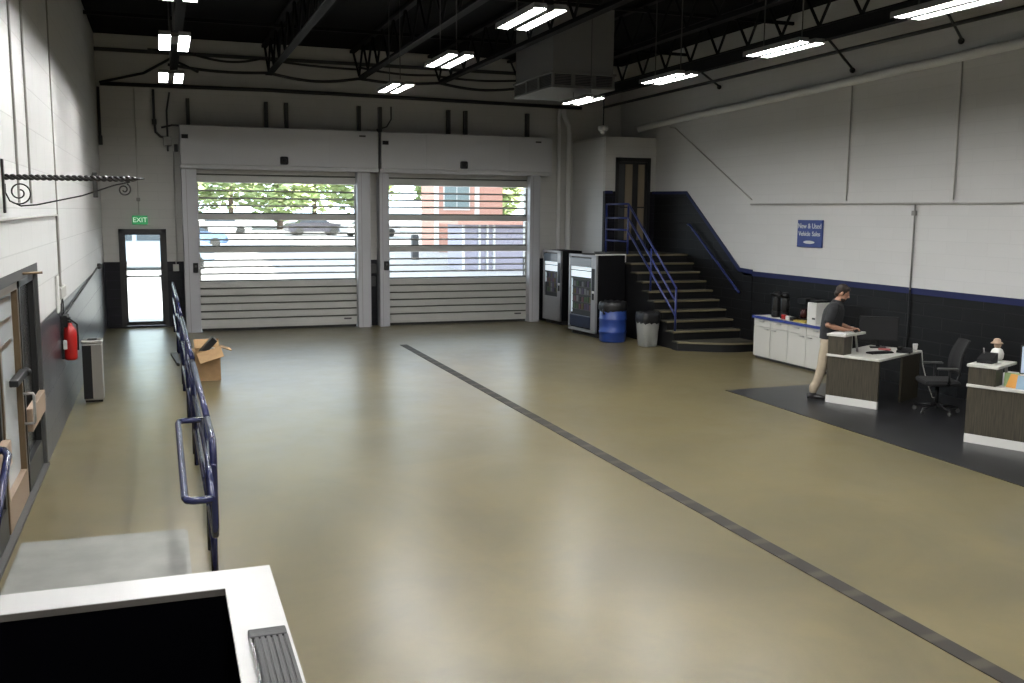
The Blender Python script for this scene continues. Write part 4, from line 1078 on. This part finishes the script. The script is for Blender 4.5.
    for h, k, a in ((hipR,kneeR,ankR),(hipL,kneeL,ankL)):
        limb(tr_, [h+Vector((0,0,-.02)),h.lerp(k,.5),k,k.lerp(a,.5),a+Vector((0,0,.05))], [.105,.096,.077,.068,.060])
        for q in range(3): tr_.ball(a+Vector((0,0,.05+.03*q)), .061+.003*(q%2), 0, 12)
    cloth(tr_, 'trousers', M['khaki'])
    # hair: cap over the skull
    h_ = MB(); h_.ball(H(-.022,0,.040), (.098,.084,.098), 0, 18, tilt); h_.ball(H(.035,0,.088), (.05,.062,.035), 0, 14, tilt); h_.ball(H(-.062,0,-.03), (.05,.066,.06), 0, 14, tilt)
    for s in (-1,1): h_.ball(H(.012,s*.066,.01), (.022,.014,.045), 0, 10, tilt)
    cloth(h_, 'hair', M['hair'], .008, 2)
    bd = MB(); bd.ball(H(.036,0,-.084), (.060,.058,.050), 0, 14, tilt)
    cloth(bd, 'beard', M['hair'], .007, 2)
    for a, nm in ((ankR,1),(ankL,1)):
        g = Vector((a.x,a.y,.006)); sh = MB()
        sh.tube([g-F*.085+Vector((0,0,.045)), g-F*.03+Vector((0,0,.052)), g+F*.07+Vector((0,0,.042)), g+F*.14+Vector((0,0,.034)), g+F*.185+Vector((0,0,.026))], 0, 14, rs=[(.036,.042),(.042,.048),(.045,.040),(.046,.032),(.030,.024)])
        sh.tube([a+Vector((0,0,-.05)), a+Vector((0,0,.02))], 0, 12, rs=[.048,.046])
        o = sh.build('shoe', M['shoe'], body, clean=False)
        q = o.modifiers.new('union','REMESH'); q.mode = 'VOXEL'; q.voxel_size = .008; q.use_smooth_shade = True
person()

# ------------------------------------------------------------------ outdoors
K = 1.0
M['lot'] = mat('pale asphalt', (.24,.235,.23), .9, 0, .08, .5)
M['brick'] = block_mat('red brick', (.46,.25,.19), .85, 'y', .25, .08, .3, 1.25)
M['leafA'] = mat('green leaves', (.20,.28,.10), .8, 0, .45, 1.5, col2=(.46,.52,.26))
M['bark'] = mat('bark', (.10,.07,.05), .9)
M['stone'] = mat('pale stone', (.62,.60,.56), .7)
M['wing'] = glass_mat('office window', (.25,.32,.36), .25)
struct('ground_lot', MB().prism([(YB+.25,0-.01),(45,-.01),(105,1.6),(190,2.2),(190,-.5),(YB+.25,-.5)], -70, 90, 'x'), M['lot'], 'sunlit car park outside the doors', 'ground')
def gz(y): return -.01 if y < 45 else (-.01+1.61*(y-45)/60 if y < 105 else 1.6+.6*(y-105)/85)
# brick building seen through the right door
bx0, bx1, by0 = 15.85, 20.3, 58.0
r = thing('brick_building', 'red brick building with pale pilasters seen through the right roller door', 'building', (18,by0,gz(by0)))
MB().box(bx0,bx1,by0,by0+3,-.2,11).build('brick_wall', M['brick'], r)
for x in (16.0, 18.6):
    MB().box(x-.14,x+.14,by0-.12,by0+.02,0,11).build('pilaster', M['stone'], r)
MB().box(bx0-.1,bx1+.1,by0-.3,by0+3.1,11,11.5).build('cornice', M['stone'], r)
for x in (17.3,):
    f = MB().box(x-.85,x+.85,by0-.05,by0+.01,2.9,6.2).build('window', M['stone'], r)
    MB().box(x-.78,x-.03,by0-.07,by0-.04,3.0,6.1).box(x+.03,x+.78,by0-.07,by0-.04,3.0,6.1).build('pane', mat('window pane', (.16,.22,.22), .15), f)
# tall unseen wing added right of the doors to cast shade on the car park
r = thing('shade_wing', 'unseen tall brick wing added to shade the car park', 'building', (28,42,0))
MB().box(24,34,28,57,-.2,16).build('brick_wall', M['brick'], r)
MB().box(23.8,34.2,27.8,57.2,16,16.5).build('cornice', M['stone'], r)
for y in (32,38,44,50):
    for z in (2,6,10):
        MB().box(23.95,24.02,y-1,y+1,z,z+2.2).build('window', M['wing'], r)
# grey entrance porch
r = thing('entrance_porch', 'grey glazed entrance porch with white posts in front of the brick building', 'building', (15.5,45,0))
MB().box(13.7,17.6,45,47.5,-.1,2.2).build('porch_wall', mat('grey violet panel', (.30,.28,.33), .6), r)
MB().box(13.4,17.8,44.6,48,2.2,2.42).build('porch_roof', M['brick'], r)
for x in (13.75,14.55,14.95,15.3,16.9):
    MB().box(x-.05,x+.05,44.85,45.0,-.1,2.2).build('porch_post', M['whiteb'], r)
# trees
def tree(x, y, h, rad, label, seed):
    rnd = random.Random(seed); z0 = gz(y)
    r = thing('tree', label, 'tree', (x,y,z0), 0, 'trees beyond the car park')
    MB().tube([(0,0,-.1),(.1,.05,h*.35),(0,.1,h*.6)], .2, 8, rs=[.28,.2,.1]).build('trunk', M['bark'], r, world=False)
    m = MB()
    for k in range(1500):
        u, v, w_ = rnd.gauss(0,1), rnd.gauss(0,1), rnd.gauss(0,1); q = (u*u+v*v+w_*w_)**.5; rr = rnd.uniform(.55,1)
        c = Vector((u/q*rad*rr, v/q*rad*rr, h*.53+w_/q*h*.46*rr)); s = rnd.uniform(.28,.55)
        R_ = Matrix.Rotation(rnd.uniform(0,6.3),3,'Z') @ Matrix.Rotation(rnd.uniform(-1.2,1.2),3,'X')
        m.add([c+R_ @ Vector(p) for p in ((-s,0,0),(0,-s*.6,.03),(s,0,0),(0,s*.6,.03))], [(0,1,2,3)])
    m.build('crown', M['leafA'], r, world=False, clean=False)
spots = [(-6,88,9,4.2),(2.2,90,10,3.9),(10,88,9,3.8),(17.8,90,10,3.8),(30.5,92,9,4.0),(-2,101,12,4.5),(6.8,102,13,4.5),(15.4,104,13,4.2),(24,72,7.5,2.6),(23.2,82,8.6,2.5)]
lbs = ['tree behind the exit door','tree behind the left edge of the left roller door','tree behind the middle of the left roller door','tree behind the right edge of the left roller door','tree far right behind the brick building','taller tree far behind the exit door','taller tree far behind the left roller door','taller tree far behind the gap between the roller doors','small tree right of the brick building','tree left of the brick building']
for i, (x,y,h,rd) in enumerate(spots): tree(x,y,h,rd,'green '+lbs[i],i+1)
# cars
def car(x, y, rz, col, label):
    r = thing('car', label, 'car', (x,y,gz(y)), rz, 'cars parked outside')
    m = mat('car paint '+label[:12], col, .25, .2)
    pr = [(-2.2,.35),(-2.25,.75),(-2.05,.92),(-1.2,.98),(1.0,1.0),(1.9,.9),(2.2,.75),(2.25,.4),(2.1,.28),(-2.1,.28)]
    MB().prism(pr, -.86, .86, 'y').build('body', m, r, world=False)
    g = MB(); cp = [(-1.35,.97),(-.75,1.40),(.35,1.43),(1.15,.99)]
    g.prism([(a,b) for a,b in cp], -.72, .72, 'y', 0); c = g.build('cabin', mat('car glass '+label[:9], (.03,.04,.05), .1), r, world=False)
    MB().box(-.8,.42,-.70,.70,1.39,1.46).build('roof', m, c, world=False)
    for wx in (-1.35,1.4):
        for s in (-1,1):
            MB().tube([(wx,s*.70,.32),(wx,s*.90,.32)], .32, 18).build('wheel', M['rubber'], r, world=False)
r = thing('van', 'pale blue grey van parked outside the exit door', 'van', (-.2,48,0), .03)
vm = mat('van paint', (.20,.25,.30), .3, .2)
b_ = MB(); b_.prism([(-2.5,.45),(-2.55,1.2),(-2.45,2.15),(1.1,2.2),(1.6,1.5),(2.45,1.2),(2.55,.6),(2.5,.4)], -.95, .95, 'y'); b_.build('body', vm, r, world=False)
MB().box(-2.2,-1.0,-.965,-.94,1.4,1.95).box(-.8,.3,-.965,-.94,1.4,1.95).box(.45,1.15,-.965,-.94,1.4,1.95).build('side_window', mat('van glass', (.04,.05,.06), .1), r, world=False)
for wx in (-1.6,1.7):
    for sd_ in (-1,1): MB().tube([(wx,sd_*.76,.36),(wx,sd_*.97,.36)], .36, 18).build('wheel', M['rubber'], r, world=False)
car(1.6, 63, .3, (.12,.20,.34), 'blue car at the left edge of the left roller door')
car(11.5, 78, .1, (.05,.05,.06), 'dark car far behind the right part of the left roller door')
car(4.6, 80, .0, (.6,.6,.6), 'pale car far behind the middle of the left roller door')
car(15.6, 76, .2, (.55,.55,.55), 'pale car left of the brick building')
car(21.9, 64, 1.5, (.6,.6,.6), 'white car right of the brick building')
o = MB().box(13.0,13.35,52,52.35,-.05,1.55).build('dark_bollard', M['greystrut']); tag(o, 'dark square post in front of the brick building', 'post')

# ------------------------------------------------------------------ light
w = bpy.data.worlds.new('sky'); bpy.context.scene.world = w; w.use_nodes = True
bg = w.node_tree.nodes['Background']; bg.inputs['Color'].default_value = (.76,.88,1.0,1); bg.inputs['Strength'].default_value = 6.5
sd = bpy.data.lights.new('sun', 'SUN'); sd.energy = 40; sd.angle = .01; sd.color = (1,.95,.86)
so = bpy.data.objects.new('sun', sd); C.objects.link(so)
so.rotation_euler = Vector((.72,-.28,.63)).to_track_quat('Z','Y').to_euler()

# ------------------------------------------------------------------ camera
f, yaw, pitch, roll = 969.97, .3475, -.1324, .0081
cam = bpy.data.cameras.new('camera'); co = bpy.data.objects.new('camera', cam); C.objects.link(co)
cam.sensor_width = 36; cam.sensor_fit = 'HORIZONTAL'; cam.lens = f/1024*36; cam.clip_start = .05; cam.clip_end = 500
fw = Vector((math.sin(yaw)*math.cos(pitch), math.cos(yaw)*math.cos(pitch), math.sin(pitch)))
rt = Vector((math.cos(yaw),-math.sin(yaw),0)); up = rt.cross(fw)
r2 = rt*math.cos(roll)+up*math.sin(roll); u2 = -rt*math.sin(roll)+up*math.cos(roll)
co.matrix_world = Matrix(((r2.x,u2.x,-fw.x,0),(r2.y,u2.y,-fw.y,0),(r2.z,u2.z,-fw.z,2.8),(0,0,0,1)))
sc = bpy.context.scene; sc.camera = co
vs = sc.view_settings; vs.view_transform = 'Standard'; vs.look = 'None'; vs.gamma = 1; vs.use_curve_mapping = False
vs.exposure = 0
